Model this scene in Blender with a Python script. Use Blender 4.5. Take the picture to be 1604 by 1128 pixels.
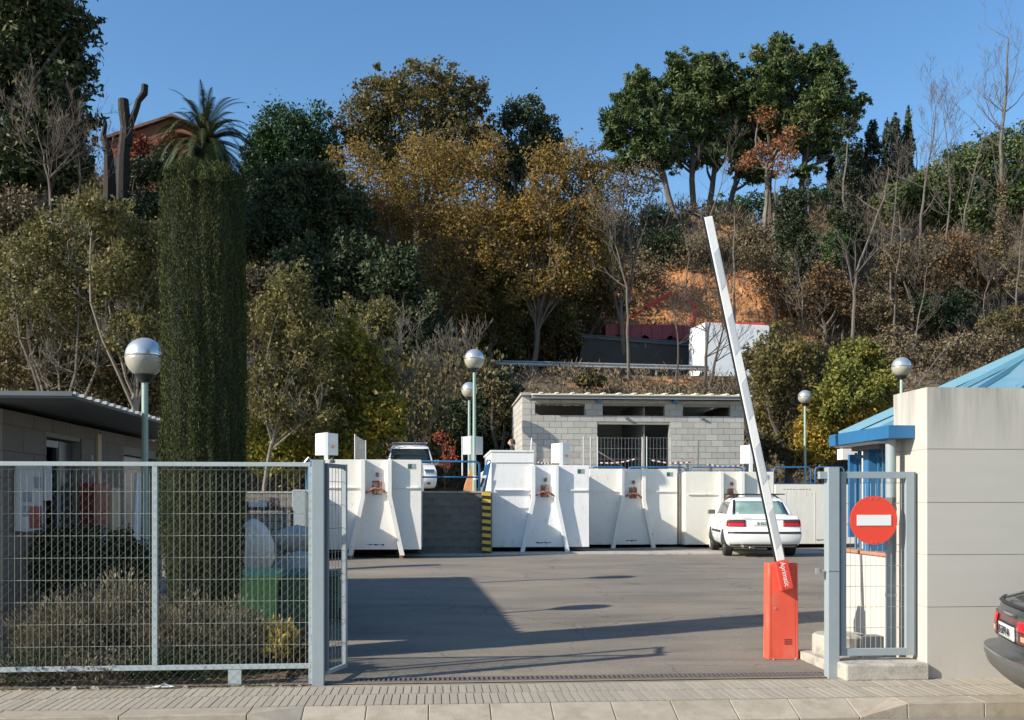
import bpy, math, random
import numpy as np
from mathutils import Vector, Matrix
R = math.radians
random.seed(7)
rng = np.random.default_rng(11)
for o in list(bpy.data.objects): bpy.data.objects.remove(o)
scene = bpy.context.scene
C = scene.collection

# ------------------------------------------------------------------ camera, sky, sun, exposure
F = 1560.0; YAW = R(4.5); ca, sa = math.cos(YAW), math.sin(YAW); EYE = 1.7; HZ = 787.0
cam_d = bpy.data.cameras.new('camera'); cam = bpy.data.objects.new('camera', cam_d); C.objects.link(cam)
cam.location = (0, 0, EYE); cam.rotation_euler = (R(90), 0, -YAW)
cam_d.sensor_width = 36; cam_d.lens = 36 * F / 1604; cam_d.shift_y = (HZ - 564) / 1604
cam_d.clip_start = 0.1; cam_d.clip_end = 5000
scene.camera = cam
SUN = Vector((1.032, .370, -.60)).normalized()
EL = math.asin(-SUN.z); AZ = math.atan2(-SUN.x, -SUN.y)
world = bpy.data.worlds.new('World'); scene.world = world; world.use_nodes = True
wn = world.node_tree.nodes; wl = world.node_tree.links
bg = wn['Background']
sky = wn.new('ShaderNodeTexSky'); sky.sky_type = 'NISHITA'; sky.sun_disc = False
sky.sun_elevation = EL; sky.sun_rotation = AZ; sky.altitude = 100; sky.air_density = 1.0; sky.dust_density = 0.4; sky.ozone_density = 1.2
hs = wn.new('ShaderNodeHueSaturation'); hs.inputs['Saturation'].default_value = 1.25; hs.inputs['Value'].default_value = .93
wl.new(sky.outputs[0], hs.inputs['Color']); wl.new(hs.outputs[0], bg.inputs[0]); bg.inputs[1].default_value = 0.13
sl = bpy.data.lights.new('sun', 'SUN'); sl.energy = 4.6; sl.angle = R(0.53); sl.color = (1, .925, .81)
so = bpy.data.objects.new('sun', sl); C.objects.link(so); so.rotation_euler = SUN.to_track_quat('-Z', 'Y').to_euler(); so.location = (-30, -20, 40)
scene.view_settings.view_transform = 'Standard'; scene.view_settings.look = 'None'
scene.view_settings.exposure = 0.70; scene.view_settings.gamma = 1.0
scene.render.engine = 'CYCLES'
scene.cycles.max_bounces = 6; scene.cycles.transparent_max_bounces = 6

# ------------------------------------------------------------------ measuring helpers (yard frame: x along the fence, y into the yard)
def kk(px):
    s = (px - 802) / F; return (sa + s * ca) / (ca - s * sa)
def tt(px, y): return y / (ca - (px - 802) / F * sa)
def at(px, py, y):
    t = tt(px, y); return Vector((kk(px) * y, y, EYE + (HZ - py) / F * t))
def atx(px, py, x): return at(px, py, x / kk(px))
def xx(px, y): return kk(px) * y
def gz(y): return 0.0 if y < 9.5 else min(.033 * (y - 9.5), .43)
PLAT = 1.95

# ------------------------------------------------------------------ materials
M = {}
def nodes(name):
    m = bpy.data.materials.new(name); m.use_nodes = True
    return m, m.node_tree.nodes, m.node_tree.links, m.node_tree.nodes['Principled BSDF']
def mat(name, col, rough=.6, var=.12, scale=6, metal=0, bump=0, bscale=60, rand=0, dirt=None, dscale=1.5, dlo=.5, dhi=.62, coord='Object', stretch=(1,1,1), spec=.5):
    m, n, l, b = nodes(name)
    tc = n.new('ShaderNodeTexCoord'); mp = n.new('ShaderNodeMapping'); mp.inputs['Scale'].default_value = stretch
    l.new(tc.outputs[coord], mp.inputs[0])
    ns = n.new('ShaderNodeTexNoise'); ns.inputs['Scale'].default_value = scale; ns.inputs['Detail'].default_value = 5; ns.inputs['Roughness'].default_value = .62
    l.new(mp.outputs[0], ns.inputs[0])
    cr = n.new('ShaderNodeValToRGB'); e = cr.color_ramp.elements
    e[0].position = .28; e[1].position = .72
    e[0].color = (*[c * (1 - var) for c in col], 1); e[1].color = (*[min(1, c * (1 + var)) for c in col], 1)
    l.new(ns.outputs[0], cr.inputs[0]); out = cr.outputs[0]
    if dirt:
        n2 = n.new('ShaderNodeTexNoise'); n2.inputs['Scale'].default_value = dscale; n2.inputs['Detail'].default_value = 7; n2.inputs['Roughness'].default_value = .65
        l.new(mp.outputs[0], n2.inputs[0])
        r2 = n.new('ShaderNodeValToRGB'); r2.color_ramp.elements[0].position = dlo; r2.color_ramp.elements[1].position = dhi
        l.new(n2.outputs[0], r2.inputs[0])
        mx = n.new('ShaderNodeMix'); mx.data_type = 'RGBA'; mx.inputs[7].default_value = (*dirt, 1)
        l.new(r2.outputs[0], mx.inputs[0]); l.new(out, mx.inputs[6]); out = mx.outputs[2]
    if rand:
        oi = n.new('ShaderNodeObjectInfo'); mr = n.new('ShaderNodeMapRange'); mr.inputs[3].default_value = 1 - rand; mr.inputs[4].default_value = 1 + rand
        l.new(oi.outputs['Random'], mr.inputs[0])
        vm = n.new('ShaderNodeVectorMath'); vm.operation = 'SCALE'; l.new(out, vm.inputs[0]); l.new(mr.outputs[0], vm.inputs['Scale']); out = vm.outputs[0]
    l.new(out, b.inputs['Base Color'])
    b.inputs['Roughness'].default_value = rough; b.inputs['Metallic'].default_value = metal; b.inputs['Specular IOR Level'].default_value = spec
    if bump:
        n3 = n.new('ShaderNodeTexNoise'); n3.inputs['Scale'].default_value = bscale; n3.inputs['Detail'].default_value = 4
        l.new(mp.outputs[0], n3.inputs[0])
        bp = n.new('ShaderNodeBump'); bp.inputs['Strength'].default_value = bump; bp.inputs['Distance'].default_value = .02
        l.new(n3.outputs[0], bp.inputs['Height']); l.new(bp.outputs[0], b.inputs['Normal'])
    M[name] = m; return m
def leafmat(name, cols, trans=.25, rough=.6):
    m, n, l, b = nodes(name)
    a = n.new('ShaderNodeAttribute'); a.attribute_name = 'rnd'
    cr = n.new('ShaderNodeValToRGB'); el = cr.color_ramp.elements
    while len(el) < len(cols): el.new(.5)
    for i, c in enumerate(cols): el[i].position = i / (len(cols) - 1); el[i].color = (*[min(.6, q*1.32) for q in c], 1)
    l.new(a.outputs['Fac'], cr.inputs[0]); l.new(cr.outputs[0], b.inputs['Base Color'])
    b.inputs['Roughness'].default_value = rough; b.inputs['Specular IOR Level'].default_value = .25
    tr = n.new('ShaderNodeBsdfTranslucent'); l.new(cr.outputs[0], tr.inputs[0])
    mx = n.new('ShaderNodeMixShader'); mx.inputs[0].default_value = trans
    l.new(b.outputs[0], mx.inputs[1]); l.new(tr.outputs[0], mx.inputs[2]); l.new(mx.outputs[0], n['Material Output'].inputs[0])
    M[name] = m; return m

mat('asphalt', (.168, .147, .118), .9, .13, 1.2, bump=.3, bscale=90, dirt=(.25, .21, .16), dscale=.5, dlo=.40, dhi=.68, stretch=(.7, 1.6, 1))
mat('street', (.22, .20, .17), .9, .12, 3, bump=.3, bscale=120)
mat('pave_bed', (.24, .20, .14), .95, .25, 5, bump=.3, dirt=(.36, .28, .17), dscale=2)
mat('pave_tile', (.345, .305, .24), .85, .10, 9, bump=.2, bscale=150, rand=.09, dirt=(.30, .255, .19), dscale=1.1)
mat('kerb', (.355, .305, .235), .85, .14, 6, bump=.3, bscale=90, rand=.06, dirt=(.30, .25, .18), dscale=4)
mat('soil', (.13, .095, .06), .95, .35, 5, bump=.6, bscale=25, dirt=(.22, .16, .09), dscale=2)
mat('panel', (.475, .445, .39), .85, .035, 2.5, bump=.22, bscale=220, rand=.012)
mat('cream_wall', (.56, .52, .45), .85, .04, 4, bump=.2, bscale=100)
mat('joint', (.30, .28, .25), .9, .1)
mat('fence_paint', (.36, .41, .41), .45, .06, 10, dirt=(.32, .36, .34), dscale=9, dlo=.6, dhi=.75)
mat('fence_wire', (.27, .29, .24), .5, .1, 20)
mat('chain_wire', (.17, .17, .15), .5, .1, 20)
mat('gate_paint', (.27, .315, .33), .5, .04, 8)
mat('gate_dark', (.13, .16, .18), .5, .05, 8)
mat('red_paint', (.72, .10, .055), .5, .09, 5, dirt=(.60, .19, .13), dscale=6, dlo=.52, dhi=.74, stretch=(1, 1, .5))
mat('red_bracket', (.72, .07, .045), .4, .04, 6)
mat('sign_red', (.74, .06, .03), .4, .03)
mat('white_paint', (.76, .76, .73), .5, .05, 4, dirt=(.60, .58, .53), dscale=7, dlo=.60, dhi=.78)
mat('arm_grey', (.50, .52, .53), .35, .03, 4)
mat('black', (.02, .02, .022), .5, .1)
mat('rubber', (.025, .025, .027), .8, .2, 20)
mat('container', (.79, .78, .75), .5, .04, 2, dirt=(.58, .52, .44), dscale=6, dlo=.57, dhi=.74, stretch=(1, 1, .35), bump=.35, bscale=5)
mat('container_worn', (.76, .73, .66), .55, .06, 2, dirt=(.42, .28, .18), dscale=11, dlo=.61, dhi=.70, stretch=(1, 1, .4), bump=.35, bscale=5)
mat('container_cream', (.73, .69, .59), .55, .05, 2, dirt=(.45, .32, .21), dscale=9, dlo=.61, dhi=.72, stretch=(1, 1, .4), bump=.35, bscale=5)
mat('rust', (.25, .09, .045), .85, .5, 18, bump=.4, dirt=(.6, .5, .42), dscale=12)
mat('underframe', (.035, .03, .028), .8, .3, 8)
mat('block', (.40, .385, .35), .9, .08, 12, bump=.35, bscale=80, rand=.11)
mat('mortar', (.24, .235, .21), .95, .1, 10)
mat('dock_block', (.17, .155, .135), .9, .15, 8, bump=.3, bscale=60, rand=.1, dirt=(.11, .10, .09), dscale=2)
mat('concrete', (.40, .37, .32), .9, .12, 6, bump=.3, bscale=70, dirt=(.27, .25, .21), dscale=5)
mat('roof_cream', (.66, .60, .44), .6, .05)
mat('gutter', (.22, .23, .24), .5, .05)
mat('yellow', (.72, .45, .05), .5, .08, 10)
mat('rail_blue', (.03, .13, .28), .4, .06, 10)
mat('canopy_blue', (.025, .13, .28), .4, .05, 3)
mat('bar_blue', (.03, .14, .30), .45, .05)
mat('roof_blue', (.12, .25, .33), .42, .08, 2, dirt=(.16, .27, .33), dscale=2)
mat('roof_blue_edge', (.10, .24, .32), .4, .05, 2)
mat('terracotta', (.42, .19, .11), .8, .12, 12)
mat('pole_green', (.30, .40, .34), .4, .06, 8)
mat('globe_top', (.72, .73, .70), .28, .04, 30, metal=.75, stretch=(8, 8, .3))
mat('globe_low', (.36, .34, .27), .30, .05, 8, spec=.6)
mat('steel', (.45, .46, .46), .4, .08, 10, metal=.6)
mat('dark_steel', (.10, .11, .12), .5, .1)
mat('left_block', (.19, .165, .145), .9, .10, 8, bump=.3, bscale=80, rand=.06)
mat('left_roof', (.30, .32, .34), .5, .08)
mat('left_rib', (.50, .50, .48), .5, .05)
mat('door_dark', (.05, .065, .08), .3, .1)
mat('frame_pale', (.34, .38, .38), .5, .05)
mat('wood_pale', (.52, .40, .26), .7, .12, 6, stretch=(1, 1, .2))
mat('orange_board', (.48, .22, .09), .7, .1, 6)
mat('paper', (.62, .62, .60), .7, .03)
mat('paper_blue', (.30, .34, .40), .7, .3, 14)
mat('red_dull', (.32, .035, .04), .5, .08)
mat('bin_green', (.16, .36, .14), .45, .10, 6)
mat('bin_dark', (.03, .10, .06), .45, .1, 6)
mat('bag', (.60, .56, .50), .5, .08, 6, bump=.5, bscale=14)
mat('tarp', (.36, .35, .32), .5, .12, 5, bump=.5, bscale=10)
mat('car_white', (.78, .78, .75), .22, .02, 3)
mat('car_dark', (.045, .05, .052), .2, .08, 3)
mat('bumper_grey', (.09, .09, .085), .38, .1, 5)
mat('car_glass', (.02, .032, .032), .08, .1, 3, spec=.25)
mat('car_glass_pale', (.20, .29, .26), .08, .25, 3)
mat('lamp_red', (.50, .015, .02), .15, .05)
mat('lamp_smoke', (.10, .035, .035), .15, .05)
mat('lamp_amber', (.75, .33, .18), .2, .05)
mat('chrome', (.8, .8, .8), .15, .02, metal=1)
mat('plate_white', (.72, .73, .68), .4, .02)
mat('text_dark', (.04, .04, .05), .5, 0)
mat('text_white', (.85, .82, .76), .5, 0)
mat('bark', (.085, .068, .052), .9, .25, 4, bump=.5, bscale=12, stretch=(1, 1, .25))
mat('bark_pale', (.19, .165, .13), .9, .2, 4, bump=.4, bscale=12, stretch=(1, 1, .3))
mat('bark_grey', (.125, .105, .085), .9, .2, 4, stretch=(1, 1, .3))
mat('twig_pink', (.15, .115, .095), .9, .2, 3)
mat('bark_dead', (.026, .021, .018), .9, .3, 3, bump=.5, bscale=8)
mat('creeper_wall', (.17, .065, .035), .9, .3, .8)
mat('roof_tile', (.13, .07, .05), .8, .2, 2)
mat('truck_white', (.74, .76, .77), .4, .03, 2)
mat('truck_red', (.20, .018, .024), .45, .1, 3)
mat('crane_red', (.50, .06, .035), .45, .1, 3)
mat('road_dark', (.052, .048, .042), .9, .15, 2)
mat('galv', (.42, .43, .43), .45, .1, 3, metal=.5)
mat('cloth_dark', (.018, .02, .03), .9, .1)
mat('skin', (.50, .30, .22), .6, .05)
mat('hair', (.10, .05, .03), .8, .1)
mat('litter', (.7, .7, .68), .7, .05)

leafmat('lf_cypress', [(.018, .028, .012), (.032, .044, .017), (.048, .060, .023), (.066, .070, .028), (.085, .066, .032)], .10)
leafmat('lf_conifer', [(.012, .028, .012), (.028, .046, .018), (.060, .070, .026), (.075, .065, .025)], .1)
leafmat('lf_pine', [(.018, .038, .014), (.042, .070, .022), (.080, .105, .034), (.11, .115, .04)], .12)
leafmat('lf_round', [(.013, .034, .013), (.028, .058, .020), (.055, .088, .028)], .12)
leafmat('lf_oak', [(.012, .024, .012), (.028, .044, .020), (.050, .064, .028), (.085, .085, .034)], .15)
leafmat('lf_olive', [(.045, .046, .020), (.092, .083, .032), (.135, .110, .038), (.165, .12, .038)], .36)
leafmat('lf_orange', [(.075, .062, .024), (.15, .108, .033), (.235, .155, .042), (.31, .195, .05)], .42)
leafmat('lf_plane', [(.040, .042, .018), (.085, .082, .030), (.145, .128, .046), (.23, .19, .07)], .36)
leafmat('lf_yellow', [(.042, .070, .014), (.085, .105, .018), (.20, .165, .024), (.32, .20, .024)], .3)
leafmat('lf_poplar_green', [(.05, .066, .018), (.10, .11, .026), (.17, .165, .036), (.25, .20, .04)], .3)
leafmat('lf_poplar_gold', [(.085, .085, .02), (.18, .15, .028), (.31, .21, .034), (.40, .24, .035)], .3)
leafmat('lf_ivy', [(.012, .022, .011), (.026, .038, .018), (.052, .062, .028)], .1)
leafmat('lf_brush', [(.042, .036, .021), (.085, .066, .038), (.13, .10, .056), (.15, .125, .06)], .1)
leafmat('lf_rusty', [(.062, .042, .022), (.115, .072, .034), (.16, .098, .044)], .2)
leafmat('lf_mixed', [(.028, .038, .016), (.062, .058, .024), (.115, .085, .036), (.17, .12, .04)], .15)
leafmat('lf_red', [(.10, .03, .018), (.20, .045, .022), (.30, .07, .03)], .3)
leafmat('lf_creeper', [(.06, .025, .013), (.13, .04, .02), (.24, .075, .03)], .2)
leafmat('lf_heather', [(.06, .056, .034), (.11, .095, .056), (.19, .145, .10), (.15, .17, .09)], .15)
leafmat('lf_goldplant', [(.16, .13, .03), (.36, .27, .06), (.46, .36, .12)], .3)
leafmat('lf_deadfol', [(.10, .045, .022), (.19, .085, .04), (.26, .12, .05)], .2)
leafmat('lf_palm', [(.014, .024, .010), (.036, .050, .018), (.075, .082, .034)], .12)
leafmat('tw_dry', [(.060, .046, .034), (.13, .10, .072), (.20, .155, .11)], .05)
leafmat('lf_agave', [(.09, .13, .08), (.16, .21, .14)], .1)

# ------------------------------------------------------------------ builders
class MB:
    def __init__(s): s.v = []; s.f = []
    def quad(s, a, b, c, d):
        i = len(s.v); s.v += [tuple(a), tuple(b), tuple(c), tuple(d)]; s.f.append((i, i+1, i+2, i+3)); return s
    def poly(s, pts):
        i = len(s.v); s.v += [tuple(p) for p in pts]; s.f.append(tuple(range(i, i + len(pts)))); return s
    def box(s, x0, x1, y0, y1, z0, z1):
        i = len(s.v)
        s.v += [(x, y, z) for z in (z0, z1) for y in (y0, y1) for x in (x0, x1)]
        for f in ((0,2,3,1),(4,5,7,6),(0,1,5,4),(2,6,7,3),(0,4,6,2),(1,3,7,5)): s.f.append(tuple(i + k for k in f))
        return s
    def hexa(s, b, t):        # 4 bottom pts, 4 top pts, both ccw seen from above
        i = len(s.v); s.v += [tuple(p) for p in b] + [tuple(p) for p in t]
        for f in ((3,2,1,0),(4,5,6,7),(0,1,5,4),(1,2,6,5),(2,3,7,6),(3,0,4,7)): s.f.append(tuple(i + k for k in f))
        return s
    def prism(s, pts, d):     # pts polygon, extruded by vector d
        i = len(s.v); n = len(pts); d = Vector(d)
        s.v += [tuple(p) for p in pts] + [tuple(Vector(p) + d) for p in pts]
        s.f.append(tuple(range(i + n - 1, i - 1, -1))); s.f.append(tuple(range(i + n, i + 2*n)))
        for k in range(n): s.f.append((i + k, i + (k+1) % n, i + n + (k+1) % n, i + n + k))
        return s
    def tube(s, pts, rad, n=6, caps=True):
        if not hasattr(rad, '__len__'): rad = [rad] * len(pts)
        P = [Vector(p) for p in pts]; i0 = len(s.v); up = None
        for k, p in enumerate(P):
            d = (P[min(k+1, len(P)-1)] - P[max(k-1, 0)])
            if d.length < 1e-9: d = Vector((0, 0, 1))
            d.normalize()
            if up is None: up = Vector((0, 0, 1)) if abs(d.z) < .9 else Vector((1, 0, 0))
            a = d.cross(up)
            if a.length < 1e-6: a = d.orthogonal()
            a.normalize(); b = d.cross(a); up = -b if up.dot(-b) > 0 else b
            r = rad[k]
            for q in range(n):
                t = 2 * math.pi * q / n; c = math.cos(t) * r; e = math.sin(t) * r
                s.v.append((p.x + a.x*c + b.x*e, p.y + a.y*c + b.y*e, p.z + a.z*c + b.z*e))
        for k in range(len(P) - 1):
            for q in range(n):
                s.f.append((i0 + k*n + q, i0 + (k+1)*n + q, i0 + (k+1)*n + (q+1) % n, i0 + k*n + (q+1) % n))
        if caps:
            s.f.append(tuple(i0 + q for q in range(n))); j = i0 + (len(P)-1)*n; s.f.append(tuple(j + n - 1 - q for q in range(n)))
        return s
    def lathe(s, c, prof, n=24, closed=True):      # prof: (r, z)
        i0 = len(s.v); c = Vector(c)
        for r, z in prof:
            for q in range(n):
                t = 2*math.pi*q/n; s.v.append((c.x + math.cos(t)*r, c.y + math.sin(t)*r, c.z + z))
        for k in range(len(prof) - 1):
            for q in range(n): s.f.append((i0+k*n+q, i0+k*n+(q+1)%n, i0+(k+1)*n+(q+1)%n, i0+(k+1)*n+q))
        if closed:
            s.f.append(tuple(i0 + n - 1 - q for q in range(n))); j = i0 + (len(prof)-1)*n; s.f.append(tuple(j + q for q in range(n)))
        return s
    def build(s, name, m, parent=None, world=True, smooth=False, bevel=0):
        off = parent.location if (parent is not None and world) else Vector((0, 0, 0))
        if parent is not None and world and parent.parent is not None: off = parent.parent.location + parent.location
        me = bpy.data.meshes.new(name)
        me.from_pydata([(a - off.x, b - off.y, c - off.z) for a, b, c in s.v], [], s.f)
        me.materials.append(M[m] if isinstance(m, str) else m)
        if smooth:
            me.polygons.foreach_set('use_smooth', [True] * len(me.polygons))
        me.update()
        o = bpy.data.objects.new(name, me); C.objects.link(o)
        if parent is not None: o.parent = parent
        if bevel:
            b = o.modifiers.new('bevel', 'BEVEL'); b.width = bevel; b.segments = 2; b.limit_method = 'ANGLE'
        return o
def tag(o, label=None, cat=None, group=None, kind=None):
    if label: o['label'] = label
    if cat: o['category'] = cat
    if group: o['group'] = group
    if kind: o['kind'] = kind
    return o
def thing(name, label, cat, loc=(0, 0, 0), rz=0, group=None):
    o = bpy.data.objects.new(name, None); C.objects.link(o); o.location = loc; o.rotation_euler = (0, 0, rz)
    o.empty_display_size = .2
    return tag(o, label, cat, group)
def copy_tree(o, parent=None):
    c = o.copy(); C.objects.link(c); c.parent = parent
    for ch in list(o.children): copy_tree(ch, c)
    return c
def text(body, size, m, parent, loc, rot, name='lettering', ext=.002, sx=1, spacing=1):
    cu = bpy.data.curves.new(name, 'FONT'); cu.body = body; cu.size = size; cu.extrude = ext; cu.align_x = 'CENTER'; cu.align_y = 'CENTER'; cu.space_character = spacing
    t = bpy.data.objects.new(name, cu)
    me = bpy.data.meshes.new_from_object(t); bpy.data.objects.remove(t)
    me.materials.clear(); me.materials.append(M[m])
    o = bpy.data.objects.new(name, me); C.objects.link(o); o.parent = parent; o.location = loc; o.rotation_euler = rot; o.scale = (sx, 1, 1)
    return o

unit = {}
def unit_box(m):
    if m not in unit:
        me = bpy.data.meshes.new('piece'); b = MB().box(-.5, .5, -.5, .5, -.5, .5); me.from_pydata(b.v, [], b.f); me.materials.append(M[m]); unit[m] = me
    return unit[m]
def piece(name, m, c, size, parent):
    o = bpy.data.objects.new(name, unit_box(m)); C.objects.link(o)
    off = Vector((0, 0, 0)) if parent is None else parent.location
    o.parent = parent; o.location = Vector(c) - off; o.scale = size
    return o
def cells(u0, u1, z0, z1, ops):
    us = sorted({u0, u1, *[min(max(v, u0), u1) for o in ops for v in o[:2]]}); zs = sorted({z0, z1, *[min(max(v, z0), z1) for o in ops for v in o[2:]]})
    for a, b in zip(us, us[1:]):
        for c, d in zip(zs, zs[1:]):
            if b - a < 1e-4 or d - c < 1e-4: continue
            m, n = (a+b)/2, (c+d)/2
            if any(o[0] < m < o[1] and o[2] < n < o[3] for o in ops): continue
            yield a, b, c, d
def coursed(name, m, parent, u0, u1, z0, z1, bw, bh, ops, plane, axis='y', th=.03, joint=.012, out=-1, shift=.5):
    """blocks laid in courses, each its own piece; plane = coordinate of the backing face"""
    k = 0; z = z0
    while z < z1 - .03:
        zt = min(z + bh, z1); u = u0 - (bw * shift if k % 2 else 0)
        while u < u1 - .01:
            a, b = max(u, u0), min(u + bw, u1)
            segs = [(a, b)]
            zm = (z + zt) / 2
            for o in ops:
                if o[2] < zm < o[3]:
                    ns = []
                    for p, q in segs:
                        if o[1] <= p or o[0] >= q: ns.append((p, q)); continue
                        if o[0] > p: ns.append((p, o[0]))
                        if o[1] < q: ns.append((o[1], q))
                    segs = ns
            for p, q in segs:
                if q - p < .05: continue
                j = joint / 2; t = th + random.uniform(-.002, .002); cu = (p + q) / 2; pl = plane + out * t / 2
                if axis == 'y': piece(name, m, (cu, pl, (z + zt) / 2), (q - p - 2*j, t, zt - z - 2*j), parent)
                else: piece(name, m, (pl, cu, (z + zt) / 2), (t, q - p - 2*j, zt - z - 2*j), parent)
            u += bw
        z = zt; k += 1

def crack_overlay(m):
    n, l = m.node_tree.nodes, m.node_tree.links; b = n['Principled BSDF']; src = b.inputs['Base Color'].links[0].from_socket
    g = n.new('ShaderNodeNewGeometry'); no = n.new('ShaderNodeTexNoise'); no.inputs['Scale'].default_value = 1.3; no.inputs['Detail'].default_value = 6
    l.new(g.outputs['Position'], no.inputs[0])
    ad = n.new('ShaderNodeVectorMath'); ad.operation = 'MULTIPLY_ADD'; ad.inputs[1].default_value = (1.6, 1.6, 0); l.new(no.outputs['Color'], ad.inputs[0]); l.new(g.outputs['Position'], ad.inputs[2])
    vo = n.new('ShaderNodeTexVoronoi'); vo.feature = 'DISTANCE_TO_EDGE'; vo.inputs['Scale'].default_value = .33; l.new(ad.outputs[0], vo.inputs[0])
    r = n.new('ShaderNodeMapRange'); r.inputs[1].default_value = .0; r.inputs[2].default_value = .006; r.inputs[3].default_value = .42; r.inputs[4].default_value = 0; l.new(vo.outputs[0], r.inputs[0])
    mp = n.new('ShaderNodeMapping'); mp.inputs['Scale'].default_value = (.30, 1.5, 1); mp.inputs['Rotation'].default_value = (0, 0, .3); l.new(g.outputs['Position'], mp.inputs[0])
    n2 = n.new('ShaderNodeTexNoise'); n2.inputs['Scale'].default_value = 1.4; n2.inputs['Detail'].default_value = 5; l.new(mp.outputs[0], n2.inputs[0])
    r2 = n.new('ShaderNodeMapRange'); r2.inputs[1].default_value = .56; r2.inputs[2].default_value = .72; r2.inputs[3].default_value = 0; r2.inputs[4].default_value = .34; l.new(n2.outputs[0], r2.inputs[0])
    n3 = n.new('ShaderNodeTexNoise'); n3.inputs['Scale'].default_value = 34; n3.inputs['Detail'].default_value = 3; l.new(g.outputs['Position'], n3.inputs[0])
    r3 = n.new('ShaderNodeMapRange'); r3.inputs[1].default_value = .3; r3.inputs[2].default_value = .7; r3.inputs[3].default_value = .14; r3.inputs[4].default_value = -.14; l.new(n3.outputs[0], r3.inputs[0])
    s1 = n.new('ShaderNodeMath'); s1.operation = 'ADD'; l.new(r.outputs[0], s1.inputs[0]); l.new(r2.outputs[0], s1.inputs[1])
    s2 = n.new('ShaderNodeMath'); s2.operation = 'ADD'; l.new(s1.outputs[0], s2.inputs[0]); l.new(r3.outputs[0], s2.inputs[1])
    s3 = n.new('ShaderNodeMath'); s3.operation = 'SUBTRACT'; s3.inputs[0].default_value = 1; l.new(s2.outputs[0], s3.inputs[1])
    v = n.new('ShaderNodeVectorMath'); v.operation = 'SCALE'; l.new(src, v.inputs[0]); l.new(s3.outputs[0], v.inputs['Scale']); l.new(v.outputs[0], b.inputs['Base Color'])
crack_overlay(M['asphalt'])
for nm_ in ('lf_cypress',): M[nm_].node_tree.nodes['Principled BSDF'].inputs['Roughness'].default_value = .95; M[nm_].node_tree.nodes['Principled BSDF'].inputs['Specular IOR Level'].default_value = .05
def streaks(name, base, dark, ztop, zlen, amount=.75, sx=5):
    m, n, l, b = nodes(name); g = n.new('ShaderNodeNewGeometry'); sp = n.new('ShaderNodeSeparateXYZ'); l.new(g.outputs['Position'], sp.inputs[0])
    mp = n.new('ShaderNodeMapping'); mp.inputs['Scale'].default_value = (sx, sx, .35); l.new(g.outputs['Position'], mp.inputs[0])
    no = n.new('ShaderNodeTexNoise'); no.inputs['Scale'].default_value = 1; no.inputs['Detail'].default_value = 7; no.inputs['Roughness'].default_value = .7; l.new(mp.outputs[0], no.inputs[0])
    r = n.new('ShaderNodeMapRange'); r.inputs[1].default_value = .42; r.inputs[2].default_value = .72; l.new(no.outputs[0], r.inputs[0])
    z = n.new('ShaderNodeMapRange'); z.inputs[1].default_value = ztop - zlen; z.inputs[2].default_value = ztop; l.new(sp.outputs[2], z.inputs[0])
    mu = n.new('ShaderNodeMath'); mu.operation = 'MULTIPLY'; l.new(r.outputs[0], mu.inputs[0]); l.new(z.outputs[0], mu.inputs[1])
    m2 = n.new('ShaderNodeMath'); m2.operation = 'MULTIPLY'; m2.inputs[1].default_value = amount; l.new(mu.outputs[0], m2.inputs[0])
    n2 = n.new('ShaderNodeTexNoise'); n2.inputs['Scale'].default_value = 1.6; n2.inputs['Detail'].default_value = 6; l.new(g.outputs['Position'], n2.inputs[0])
    c = n.new('ShaderNodeValToRGB'); c.color_ramp.elements[0].position = .3; c.color_ramp.elements[1].position = .7; c.color_ramp.elements[0].color = (*[q*.95 for q in base], 1); c.color_ramp.elements[1].color = (*[q*1.04 for q in base], 1); l.new(n2.outputs[0], c.inputs[0])
    mx = n.new('ShaderNodeMix'); mx.data_type = 'RGBA'; mx.inputs[7].default_value = (*dark, 1); l.new(m2.outputs[0], mx.inputs[0]); l.new(c.outputs[0], mx.inputs[6]); l.new(mx.outputs[2], b.inputs['Base Color']); b.inputs['Roughness'].default_value = .88
    n3 = n.new('ShaderNodeTexNoise'); n3.inputs['Scale'].default_value = 180; l.new(g.outputs['Position'], n3.inputs[0]); bp = n.new('ShaderNodeBump'); bp.inputs['Strength'].default_value = .25; bp.inputs['Distance'].default_value = .01; l.new(n3.outputs[0], bp.inputs['Height']); l.new(bp.outputs[0], b.inputs['Normal'])
    M[name] = m
streaks('panel_top', (.475, .445, .39), (.17, .165, .15), 2.84, .75, 1.0, 4)
streaks('panel_low', (.475, .445, .39), (.38, .33, .25), .0, -.45, .55, 3)

# leaf clouds -------------------------------------------------------
def unitv(n):
    v = rng.normal(size=(n, 3)); v /= np.linalg.norm(v, axis=1)[:, None]; return v
def quads_obj(name, V, rnd, m, parent=None, kind=None):
    V = np.asarray(V, dtype=np.float32); n = V.shape[0]
    if parent is not None: V = V - np.array(parent.location, dtype=np.float32)
    me = bpy.data.meshes.new(name); k = V.shape[1]
    me.vertices.add(n * k); me.vertices.foreach_set('co', V.reshape(-1))
    me.loops.add(n * k); me.loops.foreach_set('vertex_index', np.arange(n * k, dtype=np.int32))
    me.polygons.add(n); me.polygons.foreach_set('loop_start', np.arange(0, n * k, k, dtype=np.int32))
    me.update(calc_edges=True)
    at_ = me.attributes.new('rnd', 'FLOAT', 'FACE'); at_.data.foreach_set('value', np.clip(rnd, 0, 1).astype(np.float32))
    me.materials.append(M[m]); me.validate()
    o = bpy.data.objects.new(name, me); C.objects.link(o); o.parent = parent
    if kind: o['kind'] = kind
    return o
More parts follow.
